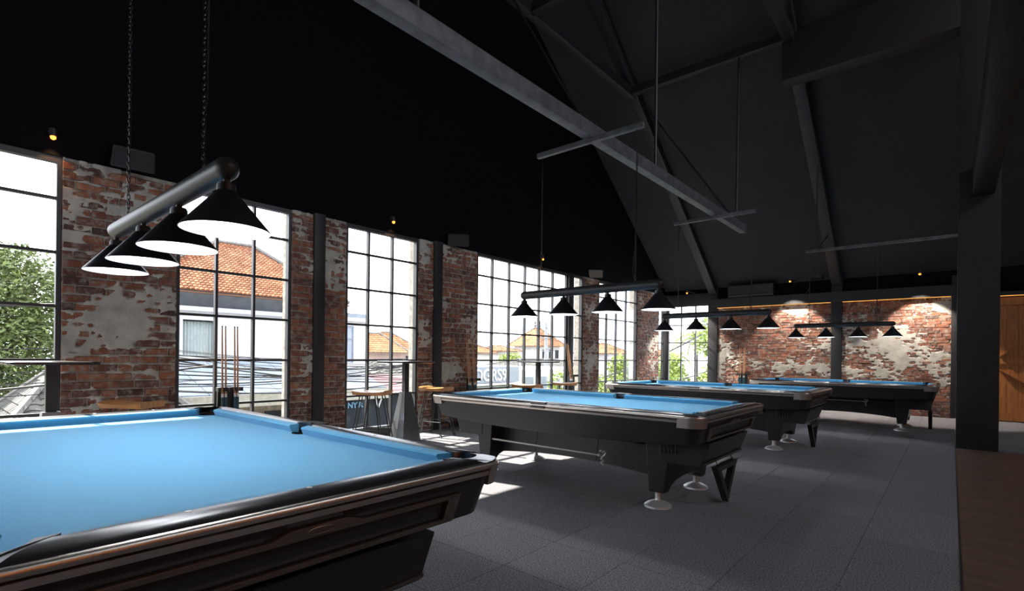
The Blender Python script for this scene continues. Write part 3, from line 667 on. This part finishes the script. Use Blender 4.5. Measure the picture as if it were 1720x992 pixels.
def speaker(y, z, rz, tilt, lab):
    root = empty('wall_speaker', (XW, y, z), 0, lab, 'speaker', 'black speakers above the windows')
    MB().box(0.0, 0.05, -0.02, 0.02, -0.03, 0.03).build('bracket', STEEL, root, 0)
    body = MB().loft([[(0.05,-.175,-.10),(0.05,.175,-.10),(0.05,.155,.10),(0.05,-.155,.10)], [(0.20,-.18,-.10),(0.20,.18,-.10),(0.20,.17,.10),(0.20,-.17,.10)]]).build('cabinet', SPKM, root, 0, 0.012)
    g = MB().box(0.202, 0.208, -0.155, 0.155, -0.085, 0.085).build('grille', GRILLE_LIT if tilt else SPKM, root, 0, 0.002)
    root.rotation_euler = (0, 0.35, rz)
    return root
speaker(1.46, 3.17, -0.1, 0, 'black wall speaker above the wide brick pillar')
speaker(6.02, 3.17, -0.7, 0, 'black wall speaker above the pillar with the cue stand')
speaker(10.40, 3.18, -0.9, 1, 'wall speaker with front painted lit beige above the pillar right of the widest window')
ac = empty('air_conditioner', (-3.98, YB, 2.815), 0, 'long black air conditioner on the back wall above the bricks', 'air conditioner')
MB().loft([[(-.56,-.03,0),(.56,-.03,0),(.56,-.03,.29),(-.56,-.03,.29)],[(-.56,-.17,0.0),(.56,-.17,0.0),(.56,-.2,.31),(-.56,-.2,.31)],[(-.55,-.20,0.03),(.55,-.20,0.03),(.55,-.215,.30),(-.55,-.215,.30)]]).build('case', SPKM, ac, 0, 0.012)
MB().box(-.5, .5, -.206, -.196, 0.05, 0.075).build('air_flap', RUBBER, ac, 0)
MB().tube([(0.57,-.06,.1),(0.64,-.05,-0.02),(0.9,-.05,-0.035),(1.25,-.05,-0.02),(1.32,-.05,.12)], 0.012, 8).build('drain_pipe', STEEL, ac)
bx_ = empty('junction_box', (-2.5, YB, 3.15), 0, 'small black box on the back wall left of the middle column', 'box')
MB().box(-.14,.14,-.16,-.0,0.0,.13).build('case', SPKM, bx_, 0, 0.006); MB().lathe([(0.016,0),(0.016,0.01)],(0,0,0),10).build('indicator', CHROME, bx_).matrix_local = Matrix.Translation((0.06,-.162,.06)) @ Matrix.Rotation(PI/2, 4, 'X')

# ------------------------------------------------------------------ barn door on the back wall
door = struct(MB().box(0.66, 2.05, YB-0.03, YB+0.055, 0.01, 2.49).build('door_1', DOORW, None, 0), 'brown plank barn door with cross braces beyond the post')
for k in range(8): MB().box(0.665+0.173*k, 0.665+0.173*k+0.169, YB-0.05, YB-0.03, 0.01, 2.49).build('plank', DOORW, door, 0, 0.002)
for z in (0.02, 1.15, 2.33): MB().box(0.665, 2.04, YB-0.078, YB-0.05, z, z+0.15).build('rail', DOORW, door, 0, 0.003)
MB().bar((0.73, YB-0.064, 1.30), (1.95, YB-0.064, 2.30), 0.028, 0.14, (0,1,0)).build('brace', DOORW, door, 0)
MB().bar((0.73, YB-0.064, 1.05), (1.95, YB-0.064, 0.2), 0.028, 0.14, (0,1,0)).build('brace', DOORW, door, 0)
struct(MB().box(0.50, 2.2, YB-0.13, YB-0.02, 2.52, 2.60).build('trim_4', BLACKT, None, 0), 'black rail above the barn door')
struct(MB().box(0.66, 2.1, YB-0.125, YB-0.10, 2.507, 2.52).build('led_strip', LEDM, None, 0), 'amber light strip above the barn door')

# ------------------------------------------------------------------ bar tables and stools
def make_bar_table():
    root = empty('bar_table', (0,0,0))
    MB().loft([rrect(.29,.29,.05,1.085,4), rrect(.30,.30,.05,1.092,4), rrect(.30,.30,.05,1.108,4), rrect(.292,.292,.05,1.112,4)]).build('table_top', DARKTOP, root, 30)
    MB().box(-.036,.036,-.036,.036,.66,1.086).build('post', STEEL, root, 0, .004)
    # faceted tapered pedestal
    b = [(-.155,-.155),(.02,-.175),(.155,-.155),(.155,.155),(-.02,.175),(-.155,.155)]; m_ = [(-.135,-.10),(.05,-.15),(.128,-.118),(.122,.122),(-.05,.14),(-.125,.10)]; t = [(-.058,-.058),(.01,-.062),(.058,-.058),(.058,.058),(-.01,.062),(-.058,.058)]
    MB().loft([[(x,y,0.0) for x,y in b], [(x,y,.30) for x,y in m_], [(x,y,.68) for x,y in t]]).build('pedestal', PEDESTAL, root, 5)
    return root
bt = make_bar_table()
for i, (x, y, lab) in enumerate(((-5.88, 4.58, 'dark square bar table on faceted pedestal before the three pane window'), (-5.88, 0.80, 'dark bar table behind the nearest pool table, at the leftmost window'), (-5.85, 7.62, 'dark bar table at the widest window, behind the second pool table'))):
    t = bt if i == 0 else copy_tree(bt); t.location = (x, y, 0); tag(t, lab, 'table', 'dark bar tables by the windows')
def make_stool():
    root = empty('bar_stool', (0,0,0)); nx, ny = 12, 6; top = []; bot = []
    for i in range(nx+1):
        for j in range(ny+1):
            x = -.22+.44*i/nx; y = -.155+.31*j/ny; dip = 0.022*math.cos(PI*x/.44)*(1-0.3*abs(y)/.155); r = 0.012*(abs(y)/.155)**6
            top.append((x, y, .735-dip-r)); bot.append((x*.94, y*.9, .672))
    n = (nx+1)*(ny+1); V = top+bot; Fs = []
    ix = lambda i, j: i*(ny+1)+j
    for i in range(nx):
        for j in range(ny):
            Fs.append((ix(i,j), ix(i+1,j), ix(i+1,j+1), ix(i,j+1))); Fs.append(tuple(n+q for q in (ix(i,j), ix(i,j+1), ix(i+1,j+1), ix(i+1,j))))
    for i in range(nx):
        for j in (0, ny): Fs.append((ix(i,j), ix(i+1,j), n+ix(i+1,j), n+ix(i,j)))
    for j in range(ny):
        for i in (0, nx): Fs.append((ix(i,j), ix(i,j+1), n+ix(i,j+1), n+ix(i,j)))
    MB().add(V, Fs).build('seat', WOOD, root, 50)
    for sx in (1,-1):
        for sy in (1,-1):
            MB().tube([(sx*.12, sy*.11, .675), (sx*.225, sy*.165, .03), (sx*.235, sy*.172, .010), (sx*.215, sy*.168, .008), (sx*.19, sy*.155, .05), (sx*.085, sy*.10, .675)], .0075, 8).build('leg', STEEL, root, 40)
    fr = MB()
    for sy in (1,-1): fr.tube([(-.198, sy*.150, .22), (.198, sy*.150, .22)], .007, 8)
    for sx in (1,-1): fr.tube([(sx*.192, -.15, .26), (sx*.192, .15, .26)], .007, 8)
    fr.build('footrest', STEEL, root, 40); return root
st = make_stool()
for i, (x, y, rz, lab) in enumerate(((-5.80, 3.98, 0.5, 'wooden bar stool left of the bar table at the three pane window'), (-5.86, 5.14, 0.2, 'orange wood bar stool before the narrow pillar, right of the bar table'),
      (-5.48, 6.83, 0.2, 'orange wood stool left of the far bar table at the widest window'), (-5.45, 7.93, 0.5, 'wooden stool right of the far bar table at the widest window'), (-5.95, 1.40, 0.6, 'dark orange stool behind the nearest table, before the wide brick pillar'))):
    s_ = st if i == 0 else copy_tree(st); s_.location = (x, y, 0); s_.rotation_euler = (0, 0, rz); tag(s_, lab, 'stool', 'saddle seat bar stools')

# ------------------------------------------------------------------ cue stands and cues
def make_stand():
    root = empty('cue_stand', (0,0,0))
    MB().box(-.16,.16,-.15,.10,0,.05).build('base', SATIN, root, 0, .006)
    MB().loft([[(-.12,.05,.05),(.12,.05,.05),(.12,.085,.05),(-.12,.085,.05)],[(-.105,.05,.78),(.105,.05,.78),(.105,.085,.78),(-.105,.085,.78)]]).build('back_board', SATIN, root, 0, .004)
    h = MB(); h.box(-.13,.13,.03,.05,.775,.82)
    for k in range(5): h.box(-.13+.0575*k,-.13+.0575*k+.03,-.03,.03,.775,.82)
    h.build('cue_holder', SATIN, root, 0, .002); MB().box(-.13,.13,-.06,.05,.20,.215).build('butt_shelf', SATIN, root, 0)
    return root
def make_cue():
    root = empty('pool_cue', (0,0,0))
    MB().tube([(0,0,.70),(0,0,1.43)], [.0115,.0065], 10).build('shaft', SHAFT, root); MB().tube([(0,0,0),(0,0,.004),(0,0,.66)], [.012,.0148,.0125], 12).build('butt', BUTT, root)
    MB().tube([(0,0,.66),(0,0,.70)], .0125, 10).build('joint_collar', IVORY, root); MB().tube([(0,0,1.43),(0,0,1.447)], [.0066,.006], 10).build('tip', mat('dark cue tip', (0.05,0.04,0.035), .6), root)
    return root
stand, cue = make_stand(), make_cue(); first = [True, True]
STANDS = [((-6.10, 2.33, 0), -PI/2, [-.08,-.045,.05,.08], 0.035, 0.0, 'at the window showing the white house', 'second'), ((-6.10, 6.19, 0), -PI/2, [-.09,-.055,.035,.07], 0.03, -0.07, 'before the brick pillar', 'third'),
          ((-6.12, 9.22, 0), -PI/2, [-.02,.03,.06], 0.02, -0.2, 'beside the column in the widest window', ''), ((-4.15, 14.16, 0), 0, [-.085,-.05,.02,.05], 0.03, 0.0, 'against the back wall bricks', '')]
for (p, rz, offs, lean, slant, where, _n) in STANDS:
    s_ = stand if first[0] else copy_tree(stand); first[0] = False
    s_.location = p; s_.rotation_euler = (0, 0, rz + PI if rz else 0)
    if rz: s_.rotation_euler = (0, 0, PI/2)
    tag(s_, 'black floor stand for cues ' + where, 'cue stand', 'cue stands along the walls')
    rot = Matrix.Rotation(PI/2 if rz else 0, 3, 'Z')
    for q_, o_ in enumerate(offs):
        c = cue if first[1] else copy_tree(cue); first[1] = False
        q = Vector(p) + rot @ Vector((o_, -0.03, 0.052)); d = rot @ Vector((slant if not rz else slant*1.0, lean, 1))
        c.location = q; c.rotation_euler = d.to_track_quat('Z', 'Y').to_euler()
        tag(c, '%s cue with teal butt in the stand %s' % (('first', 'second', 'third', 'fourth')[q_] if len(offs) == 4 else ('first', 'middle', 'last')[q_], where), 'cue', 'pool cues ' + where)

# ------------------------------------------------------------------ added warm lamps out of view, put in to tint the bronze trim
for x, y, w_ in ((3.4, -0.9, 'left'), (3.6, 2.9, 'right')):
    root = empty('added_pendant', (x, y, 2.35), 0, 'added unseen amber pendant lamp beyond the right edge, %s one' % w_, 'lamp')
    MB().tube([(0,0,.1),(0,0,2.6)], .005, 6).build('cord', RUBBER, root); MB().lathe([(.03,.1),(.05,.06),(.05,.04)],(0,0,0),16).build('cap', STEEL, root)
    MB().lathe([(.004,-.085),(.05,-.07),(.075,-.02),(.06,.03),(.035,.045)],(0,0,0),20).build('globe', BULB, root)
    ld = bpy.data.lights.new('added_pendant_light', 'POINT'); ld.energy = 7; ld.color = (1, .55, .25); ld.shadow_soft_size = .07; lo = bpy.data.objects.new('added_pendant_light', ld); COL.objects.link(lo); lo.parent = root; lo.location = (0, 0, -.12)

# ------------------------------------------------------------------ outside
plain('ground', MB().box(-160, XW-0.8, -60, 160, -4.4, -4.2), STREET, 'street level ground outside the windows')
plain('wall_outside', MB().box(XW-0.7, XW-0.3, YF, YB+0.2, -4.2, -0.05), RENDERW, 'outer wall of the floor below')
def tiles_plane(mb, A, B, C_, D_, tw=0.22, th=0.2, lift=0.035):
    # eave A->B, top D_->C_ ; columns run square to the eave
    A, B, C_, D_ = map(Vector, (A, B, C_, D_)); e = (B-A); L_ = e.length; e.normalize()
    up_ = (D_-A); up_ = up_ - e*up_.dot(e); S = up_.length; up_.normalize(); nn = e.cross(up_).normalized()
    if nn.z < 0: nn = -nn
    d0 = (D_-A).dot(e); c0 = (C_-A).dot(e)
    for i in range(int(S/th)+1):
        t0 = i*th; t1 = min(S, t0+th*1.15)
        lo = d0*min(1, (t0+th/2)/S); hi = L_+(c0-L_)*min(1, (t0+th/2)/S)
        for j in range(int(L_/tw)+1):
            s0 = j*tw; s1 = s0+tw
            if s0+tw/2 < lo or s0+tw/2 > hi: continue
            V = []
            for t, l in ((t0, lift*1.3), (t1, 0.0)):
                for k, hh in ((0, 0.0), (.3, 1.0), (.7, 1.0), (1.0, 0.0)):
                    V.append(A + e*(s0+tw*k) + up_*t + nn*(l*0.6 + hh*lift))
            fr = [A + e*(s0+tw*k) + up_*t0 + nn*0.0 for k in (0, 1.0)]
            mb.add(V + fr, [(0,1,5,4),(1,2,6,5),(2,3,7,6),(8,9,3,2,1,0)])
def hip_roof(parent, x0, x1, y0, y1, z0, r0, r1, m, ridge_m, tw=0.22, th=0.2, faces='EWNS', fascia=0.12, fm=None):
    """eave rectangle x0..x1, y0..y1 at z0, ridge r0-r1"""
    c = [Vector((x1,y0,z0)), Vector((x1,y1,z0)), Vector((x0,y1,z0)), Vector((x0,y0,z0))]; r0, r1 = Vector(r0), Vector(r1)
    base = MB(); base.add([*c, r0, r1], [(0,1,5,4),(1,2,5),(2,3,4,5),(3,0,4),(3,2,1,0)]); base.build('roof_deck', ridge_m, parent, 0)
    mb = MB()
    if 'E' in faces: tiles_plane(mb, c[0], c[1], r1, r0, tw, th)
    if 'N' in faces: tiles_plane(mb, c[1], c[2], r1, r1, tw, th)
    if 'S' in faces: tiles_plane(mb, c[3], c[0], r0, r0, tw, th)
    if 'W' in faces: tiles_plane(mb, c[2], c[3], r0, r1, tw, th)
    tag(mb.build('roof_tiles', m, parent, 0), kind='stuff')
    for a, b in ((r0, r1), (c[0], r0), (c[1], r1), (c[2], r1), (c[3], r0)):
        if (b-a).length > 0.05: MB().tube([a+Vector((0,0,.05)), b+Vector((0,0,.05))], 0.075, 6).build('ridge_cap', ridge_m, parent, 0)
    f_ = MB(); f_.bar(c[0]-Vector((0,0,fascia/2)), c[1]-Vector((0,0,fascia/2)), 0.04, fascia, (1,0,0)); f_.bar(c[3]-Vector((0,0,fascia/2)), c[0]-Vector((0,0,fascia/2)), 0.04, fascia, (0,1,0)); f_.build('fascia', fm or ridge_m, parent, 0)
RIDGE = mat('grey roof ridge cap', (0.136, 0.128, 0.122), 0.9, var=0.2); RIDGEO = mat('orange ridge cap', (0.130, 0.056, 0.030), 0.9, var=0.15); RIDGEB = mat('beige ridge cap', (0.187, 0.162, 0.123), 0.9, var=0.2)

hA = empty('house', (0,0,0), 0, 'white house with terracotta roof and curtained window across the street', 'house')
hip_roof(hA, -23.2, -16.6, 3.55, 10.35, 3.0, (-20.0, 7.1, 5.12), (-20.0, 8.4, 5.15), TILE, RIDGE, 0.13, 0.165, 'ESN', fm=RIDGEO)
MB().box(-22.6, -17.35, 4.3, 9.7, 2.3, 3.0).build('upper_wall', GREYW, hA, 0)  # shadow under the eaves is put into this wall's grey
MB().box(-22.6, -17.0, 3.9, 5.15, -4.2, 2.42).build('wall', WHITEW, hA, 0); MB().box(-22.6, -17.0, 6.07, 11.44, -4.2, 2.42).build('wall', WHITEW, hA, 0)
MB().box(-22.6, -17.0, 5.15, 6.07, -4.2, 1.05).build('wall', WHITEW, hA, 0); MB().box(-22.6, -17.0, 5.15, 6.07, 2.2, 2.42).build('wall', WHITEW, hA, 0)
MB().box(-22.6, -16.85, 3.9, 11.46, 2.42, 2.55).build('ledge', WHITEW, hA, 0); MB().box(-22.6, -17.0, 9.8, 11.4, 2.55, 2.72).build('parapet', GREYW, hA, 0)
cu = MB(); pts = []
for k in range(61): pts.append((-17.14+0.02*math.sin(k*1.05), 5.17+0.88*k/60))
cu.loft([[(x, y, 1.06) for x, y in pts], [(x, y, 2.12) for x, y in pts]], close=False); cu.build('curtain', CURT, hA, 60)
wf = MB(); wf.box(-17.03,-16.97,5.12,5.18,1.02,2.23); wf.box(-17.03,-16.97,6.04,6.10,1.02,2.23); wf.box(-17.03,-16.97,5.18,6.04,2.16,2.23); wf.box(-17.03,-16.97,5.18,6.04,1.02,1.08); wf.build('window_frame', WHITEW, hA, 0)
MB().box(-17.05,-17.045,5.18,6.04,1.08,2.16).build('window_pane', GLASS, hA, 0)
w2 = MB(); w2.box(-17.02,-16.96,9.9,9.95,0.9,2.25); w2.box(-17.02,-16.96,10.75,10.80,0.9,2.25); w2.box(-17.02,-16.96,9.95,10.75,2.2,2.25); w2.box(-17.02,-16.96,9.95,10.75,1.75,1.79); w2.build('window_frame', GREYW, hA, 0)
MB().box(-17.01,-16.99,9.95,10.75,0.9,2.2).build('shutter', LEANTO, hA, 0)
cn = empty('canopy', (0,0,0), 0, 'pale blue metal canopy roof below the curtained window', 'canopy')
for k in range(7):
    y0 = 4.0+0.88*k
    MB().loft([[(-17.0,y0,.93),(-17.0,y0+.86,.93),(-17.0,y0+.86,.97),(-17.0,y0,.97)],[(-14.0,y0,.12),(-14.0,y0+.86,.12),(-14.0,y0+.86,.16),(-14.0,y0,.16)]]).build('roof_sheet', LEANTO, cn, 0)
MB().box(-14.03,-13.9,4.0,10.3,-.20,.12).build('fascia', BEIGEW, cn, 0)
MB().box(-14.6,-14.4,4.2,8.4,-4.2,-.2).build('shop_front', mat('shop front stone', (0.187, 0.158, 0.122), .9, var=.4, vscale=6), cn, 0)
for k in range(4): MB().box(-14.39,-14.36,4.4+1.0*k,5.0+1.0*k,-1.6,-.4).build('shop_window', SHOPG, cn, 0)
# shop with blue lettering and red awning
sh = empty('shop', (0,0,0), 0, 'dark glass shop with blue lettering under a faded red awning', 'shop')
MB().box(-14.6,-14.05,8.5,11.6,-4.2,-.10).build('shop_window', SHOPG, sh, 0)
MB().loft([[(-16.2,9.5,.42),(-16.2,13.2,.42),(-16.2,13.2,.46),(-16.2,9.5,.46)],[(-13.9,9.5,-.10),(-13.9,12.6,-.10),(-13.9,12.6,-.06),(-13.9,9.5,-.06)]]).build('awning', REDC, sh, 0)
def text(s_, size, m, parent, loc, name, ext=0.01, rz=PI/2):
    cdt = bpy.data.curves.new(name, 'FONT'); cdt.body = s_; cdt.size = size; cdt.extrude = ext; cdt.materials.append(m)
    cdt.space_character = 1.0; cdt.offset = 0.008; tmp = bpy.data.objects.new('tmp_text', cdt); COL.objects.link(tmp); bpy.context.view_layer.update()
    me = bpy.data.meshes.new_from_object(tmp.evaluated_get(bpy.context.evaluated_depsgraph_get())); bpy.data.objects.remove(tmp); me.name = name
    o = bpy.data.objects.new(name, me); COL.objects.link(o); o.parent = parent; o.location = loc; o.rotation_euler = (PI/2, 0, rz); return o
text('NYIR', 0.24, BLUEL, sh, (-14.02, 8.73, -.45), 'lettering'); text('V', 0.42, SIGNL, sh, (-14.02, 9.72, -.52), 'lettering')
# shop sign on the next building
sg = empty('shop_sign', (0,0,0), 0, 'grey sign board with large white raised letters', 'sign')
MB().box(-15.19,-15.0,14.9,18.1,.04,.72).build('sign_board', SIGNG, sg, 0); MB().box(-15.19,-14.9,14.9,18.3,-.06,.02).build('ledge', WHITEW, sg, 0)
t_ = text('IDGRS9', 0.72, SIGNL, sg, (-14.98, 15.02, .13), 'lettering', 0.03); t_.scale = (0.93, 1, 1)
bB = empty('building', (0,0,0), 0, 'low white shop building carrying the lettered sign', 'building')
MB().box(-22,-15.2,14.85,18.3,-4.2,.75).build('wall', WHITEW, bB, 0); MB().box(-21,-15.5,18.5,27,-4.2,.55).build('wall', CREAMW, bB, 0)
MB().box(-15.15,-15.0,14.9,18.2,-.45,-.06).build('window_band', mat('greenish shop window', (0.071, 0.080, 0.056), .3, var=.3, vscale=3), bB, 0)
for k in range(7): MB().box(-15.48,-15.40,19+1.1*k,19.7+1.1*k,-.8,.2).build('window', GREYW, bB, 0)
def house(name, lab, x0, x1, y0, y1, zw, zr, m, rm, wm, ov=0.5, ridge=0.0, axis='y', tw=.35, th=.33, faces='ES', finial=False, wins=0):
    h = empty(name, (0,0,0), 0, lab, 'house'); MB().box(x0,x1,y0,y1,-4.2,zw).build('wall', wm, h, 0)
    cx, cy = (x0+x1)/2, (y0+y1)/2; d = ridge/2
    r0, r1 = ((cx,cy-d,zr),(cx,cy+d,zr))
    hip_roof(h, x0-ov, x1+ov, y0-ov, y1+ov, zw, r0, r1, m, rm, tw, th, faces)
    if finial:
        for p in (r0, r1) if ridge else (r0,): MB().lathe([(.25,0),(.12,.2),(.3,.35),(.08,.55),(.2,.75),(.02,1.15)], p, 8).build('roof_finial', RIDGE, h, 30)
    for k in range(wins):
        y = y0+(y1-y0)*(k+.5)/wins; MB().box(x1-.02,x1+.05,y-.4,y+.4,zw-1.7,zw-.5).build('window', SHOPG, h, 0)
    return h
house('house', 'far house with large orange hipped roof and finials, seen through the widest window', -47.3, -42.6, 56.0, 60.5, 2.6, 5.2, TILEO, RIDGEO, CREAMW, 0.8, 1.0, finial=True, wins=3)
house('house', 'far low house with small orange roof left of the finial house', -42.5, -38.8, 43.6, 46.5, 1.75, 2.35, TILEO, RIDGEO, CREAMW, 0.4, 1.0)
house('house', 'low orange roofed house behind the lettered sign', -41, -37.5, 37.0, 40.6, 1.5, 2.5, TILEO, RIDGEO, CREAMW, 0.5, 1.2)
house('house', 'orange gabled house seen left through the three pane window', -37.5, -33.2, 22.4, 25.6, 1.35, 2.85, TILEO, RIDGE, PINKW, 0.4, 1.8, wins=3)
house('house', 'orange hipped house behind the gabled one in the three pane window', -41.5, -37.5, 26.6, 30.2, 1.6, 3.2, TILEO, RIDGE, PINKW, 0.5, 1.2, wins=3)
house('house', 'house with orange roof seen through the far fifth window', -33.5, -29.5, 51.5, 55.8, 1.6, 2.75, TILEO, RIDGEO, WHITEW, 0.5, 1.5, wins=2)
house('house', 'small orange roofed house seen through the corner window', -24, -20.5, 46, 49, 1.2, 2.0, TILEO, RIDGEO, WHITEW, 0.4, 1.0)
house('house', 'dark tiled low roof beside the red awning', -24, -16.6, 12.2, 14.1, .05, .95, TILED, RIDGE, PINKW, 0.3, .6, tw=.3, th=.25)
house('house', 'long low house with mossy roof behind the white shop', -33, -24.8, 30, 45, -.4, .9, TILED, RIDGE, CREAMW, 0.4, 5.0)
house('house', 'pale low house in the middle distance beside the utility pole', -27.6, -24.8, 50, 60, -.3, .8, TILEB, RIDGEB, WHITEW, 0.4, 4.0, wins=4)
# roofs below the leftmost window
house('house', 'near low house with pale beige tiled roof below the leftmost window', -15.0, -8.6, -5.0, 0.75, -.1, 1.05, TILEB, RIDGEB, BEIGEW, .35, 2.2, tw=.24, th=.26)
house('house', 'low house with dark mossy roof behind the beige roof', -16.2, -13.4, 1.5, 4.0, -.2, .85, TILED, RIDGE, BEIGEW, .3, 1.2, tw=.26, th=.2)
# trees
def tree(lab, base, trunk_h, blobs, leaf, m, n, seed, grp=None):
    r = random.Random(seed); root = empty('tree', base, 0, lab, 'tree', grp); mb = MB(); tot = sum(b[3]**2 for b in blobs)
    MB().tube([(0,0,0),(0.1,0.05,trunk_h*.5),(0,0,trunk_h)], [.22,.16,.1], 8).build('trunk', BARK, root, 60)
    br_ = MB()
    for (bx0, by0, bz0, br0) in blobs: br_.tube([(0,0,trunk_h*.7),(bx0*.5,by0*.5,trunk_h*.5+bz0*.5),(bx0,by0,bz0)], [.09,.06,.02], 6)
    br_.build('branches', BARK, root, 60)
    for (bx0, by0, bz0, br0) in blobs:
        for _ in range(int(n*br0**2/tot)):
            d = Vector((r.gauss(0,1), r.gauss(0,1), r.gauss(0,1))).normalized(); rad = br0*r.uniform(.25,1)**.45; c = Vector((bx0,by0,bz0))+d*rad*Vector((1,1,.85)).length/1.68
            a = Vector((r.gauss(0,1), r.gauss(0,1), r.gauss(0,.6))).normalized(); b = a.cross(Vector((r.gauss(0,1), r.gauss(0,1), r.gauss(0,1)))).normalized(); l = leaf*r.uniform(.6,1.3)
            mb.add([c-a*l, c-b*l*.4, c+a*l, c+b*l*.4], [(0,1,2,3)])
    tag(mb.build('leaves', m, root, 0), kind='stuff'); return root
def blobs(r, n, sx, sy, sz, zc, rad): return [(r.uniform(-sx,sx), r.uniform(-sy,sy), zc+r.uniform(-sz,sz), rad*r.uniform(.7,1.2)) for _ in range(n)]
tree('large dark green tree outside the leftmost window', (-20.5, 0.3, -4.2), 5.0, blobs(random.Random(1), 26, 2.0, 2.5, 2.5, 5.2, 1.15), .078, LEAF, 60000, 1)
tree('tall green tree left of the large tree, beyond the left edge', (-20.5, -6.8, -4.2), 5.0, blobs(random.Random(2), 20, 2.0, 2.2, 2.6, 5.4, 1.2), .13, LEAF, 12000, 2)
tree('yellow green tree outside the corner window, on its right', (-8.0, 24.5, -4.2), 4.6, blobs(random.Random(3), 16, 1.0, 1.3, 1.7, 4.9, .75), .12, LEAFY, 8000, 3)
tree('low yellow green tree outside the corner window, on its left', (-12.3, 25.4, -4.2), 3.8, blobs(random.Random(4), 12, 1.6, 1.2, .8, 4.2, .7), .12, LEAFY, 5000, 4)
tree('leafy bush tree below the far fifth window', (-12.5, 20.0, -4.2), 3.4, blobs(random.Random(5), 12, 1.2, 1.6, .6, 3.5, .7), .11, LEAFY, 4500, 5)
tree('small green tree between the orange roofs behind the sign', (-36.3, 42.4, -4.2), 4.6, blobs(random.Random(6), 8, .8, 1.0, .5, 5.0, .6), .12, LEAFY, 1800, 6)
tree('distant dark tree row piece far beyond the roofs', (-70, 60, -4.2), 4.5, blobs(random.Random(8), 16, 4, 12, 1.0, 5.0, 2.0), .5, LEAF, 3500, 8)
def palm(lab, base, hgt, spread, n, seed):
    r = random.Random(seed); root = empty('palm_tree', base, 0, lab, 'palm'); MB().tube([(0,0,0),(.15,.1,hgt*.5),(.1,.1,hgt)], [.16,.12,.1], 8).build('trunk', BARK, root, 60)
    for k in range(n):
        a = 2*PI*k/n+r.uniform(-.2,.2); rise = r.uniform(.1,.9); mb = MB(); P = []
        for q in range(9):
            t = q/8; P.append(Vector((.1+spread*t*math.cos(a), .1+spread*t*math.sin(a), hgt+spread*(rise*t-1.15*t*t))))
        mb.tube(P, .018, 4); s_ = Vector((-math.sin(a), math.cos(a), 0))
        for q in range(1, 9):
            for sg_ in (1,-1):
                for o_ in (0, .5):
                    c = P[q-1].lerp(P[q], o_+.3); l = spread*.34*math.sin(PI*(q+o_)/9.3)+.08; e = c+s_*sg_*l+Vector((math.cos(a)*l*.6, math.sin(a)*l*.6, -l*.55)); mb.add([c, c+Vector((math.cos(a),math.sin(a),0))*.07, e], [(0,1,2)])
        mb.build('frond', LEAFY, root, 0)
palm('palm tree with drooping fronds outside the corner window', (-10.75, 27.9, -4.2), 6.6, 1.5, 15, 1)
palm('smaller palm tree left of the first, beyond the corner window', (-14.2, 33.5, -4.2), 5.6, 1.2, 12, 2)
# poles and cables
def pole(lab, x, y, top, r_=.15):
    root = empty('utility_pole', (x,y,-4.2), 0, lab, 'pole'); MB().tube([(0,0,0),(0,0,top+4.2)], [r_*1.15, r_*.8], 10).build('mast', CONC, root, 60)
    for k in range(4):
        z = top+4.0-.85*k*1.2; MB().bar((-.35,-.25,z),(.35,.25,z),.06,.06).build('cross_arm', CONC, root, 0)
        for s_ in (-.32,.32): MB().lathe([(.05,0),(.06,.05),(.03,.12)], (s_,s_*.71,z+.03), 8).build('insulator', CONC, root, 40)
pole('grey concrete utility pole before the finial house', -23.94, 32.15, 3.85, .16)
pole('concrete utility pole at the right edge of the three pane window', -15.5, 13.9, 2.2, .07)
def cable(p0, p1, sag, lab, grp, r_=.012):
    P = []
    for k in range(15):
        t = k/14; q = Vector(p0).lerp(Vector(p1), t); q.z -= sag*4*t*(1-t); P.append(q)
    tag(MB().tube(P, r_, 5).build('power_cable', CABLE, None, 60), lab, 'cable', grp)
pole('concrete utility pole hidden between the leftmost two windows', -12.4, 3.0, 2.6, .10)
pole('concrete utility pole behind the brick pillar with the cue stand', -12.4, 11.9, 2.6, .10)
rc_ = random.Random(21)
for k in range(20):
    z0, z1 = rc_.uniform(.45,1.35), rc_.uniform(.2,1.4)
    cable((-12.4+rc_.uniform(-.3,.3), 3.0, z0), (-12.4+rc_.uniform(-.3,.3), 11.9, z1), rc_.uniform(.02,.4), 'thin black utility cable sagging in a bundle before the pale canopy', 'cables before the white house', .007+.005*(k % 3))
for k in range(5):
    cable((-12.4, 3.0, .5+.2*k), (-12.4, -5.0, .45+.22*k), .12, 'thin black cable stretched across the lower half of the leftmost window', 'cables before the mossy roof', .008)
for k in range(5):
    cable((-12.4, 11.9, 1.3+.3*k), (-24, 32, 2.6+.28*k), .5, 'thin cable crossing the sky outside the widest window', 'cables in the sky')
for k in range(3): cable((-24, 32, 3.4-.8*k), (-11, 36, 2.2-.7*k), .4, 'thin cable running from the utility pole to the right', 'cables from the pole')
cable((-12.5, 21, .2), (-7.2, 19.5, 2.1), .15, 'thick dark cable bundle rising across the corner window', 'cables at the corner window', .03)
cable((-11.5, 21, -.35), (-7.2, 20.5, .75), .15, 'lower dark cable rising across the corner window', 'cables at the corner window', .02)
cable((-9.6, -2.0, .45), (-9.0, 3.2, 1.0), .05, 'white cable slanting over the beige roof', 'cables at the leftmost window', .016)
cable((-12.4, -4.0, 1.9), (-12.4, 3.0, 2.2), .18, 'pale cable bundle before the large tree', 'cables at the leftmost window', .028)
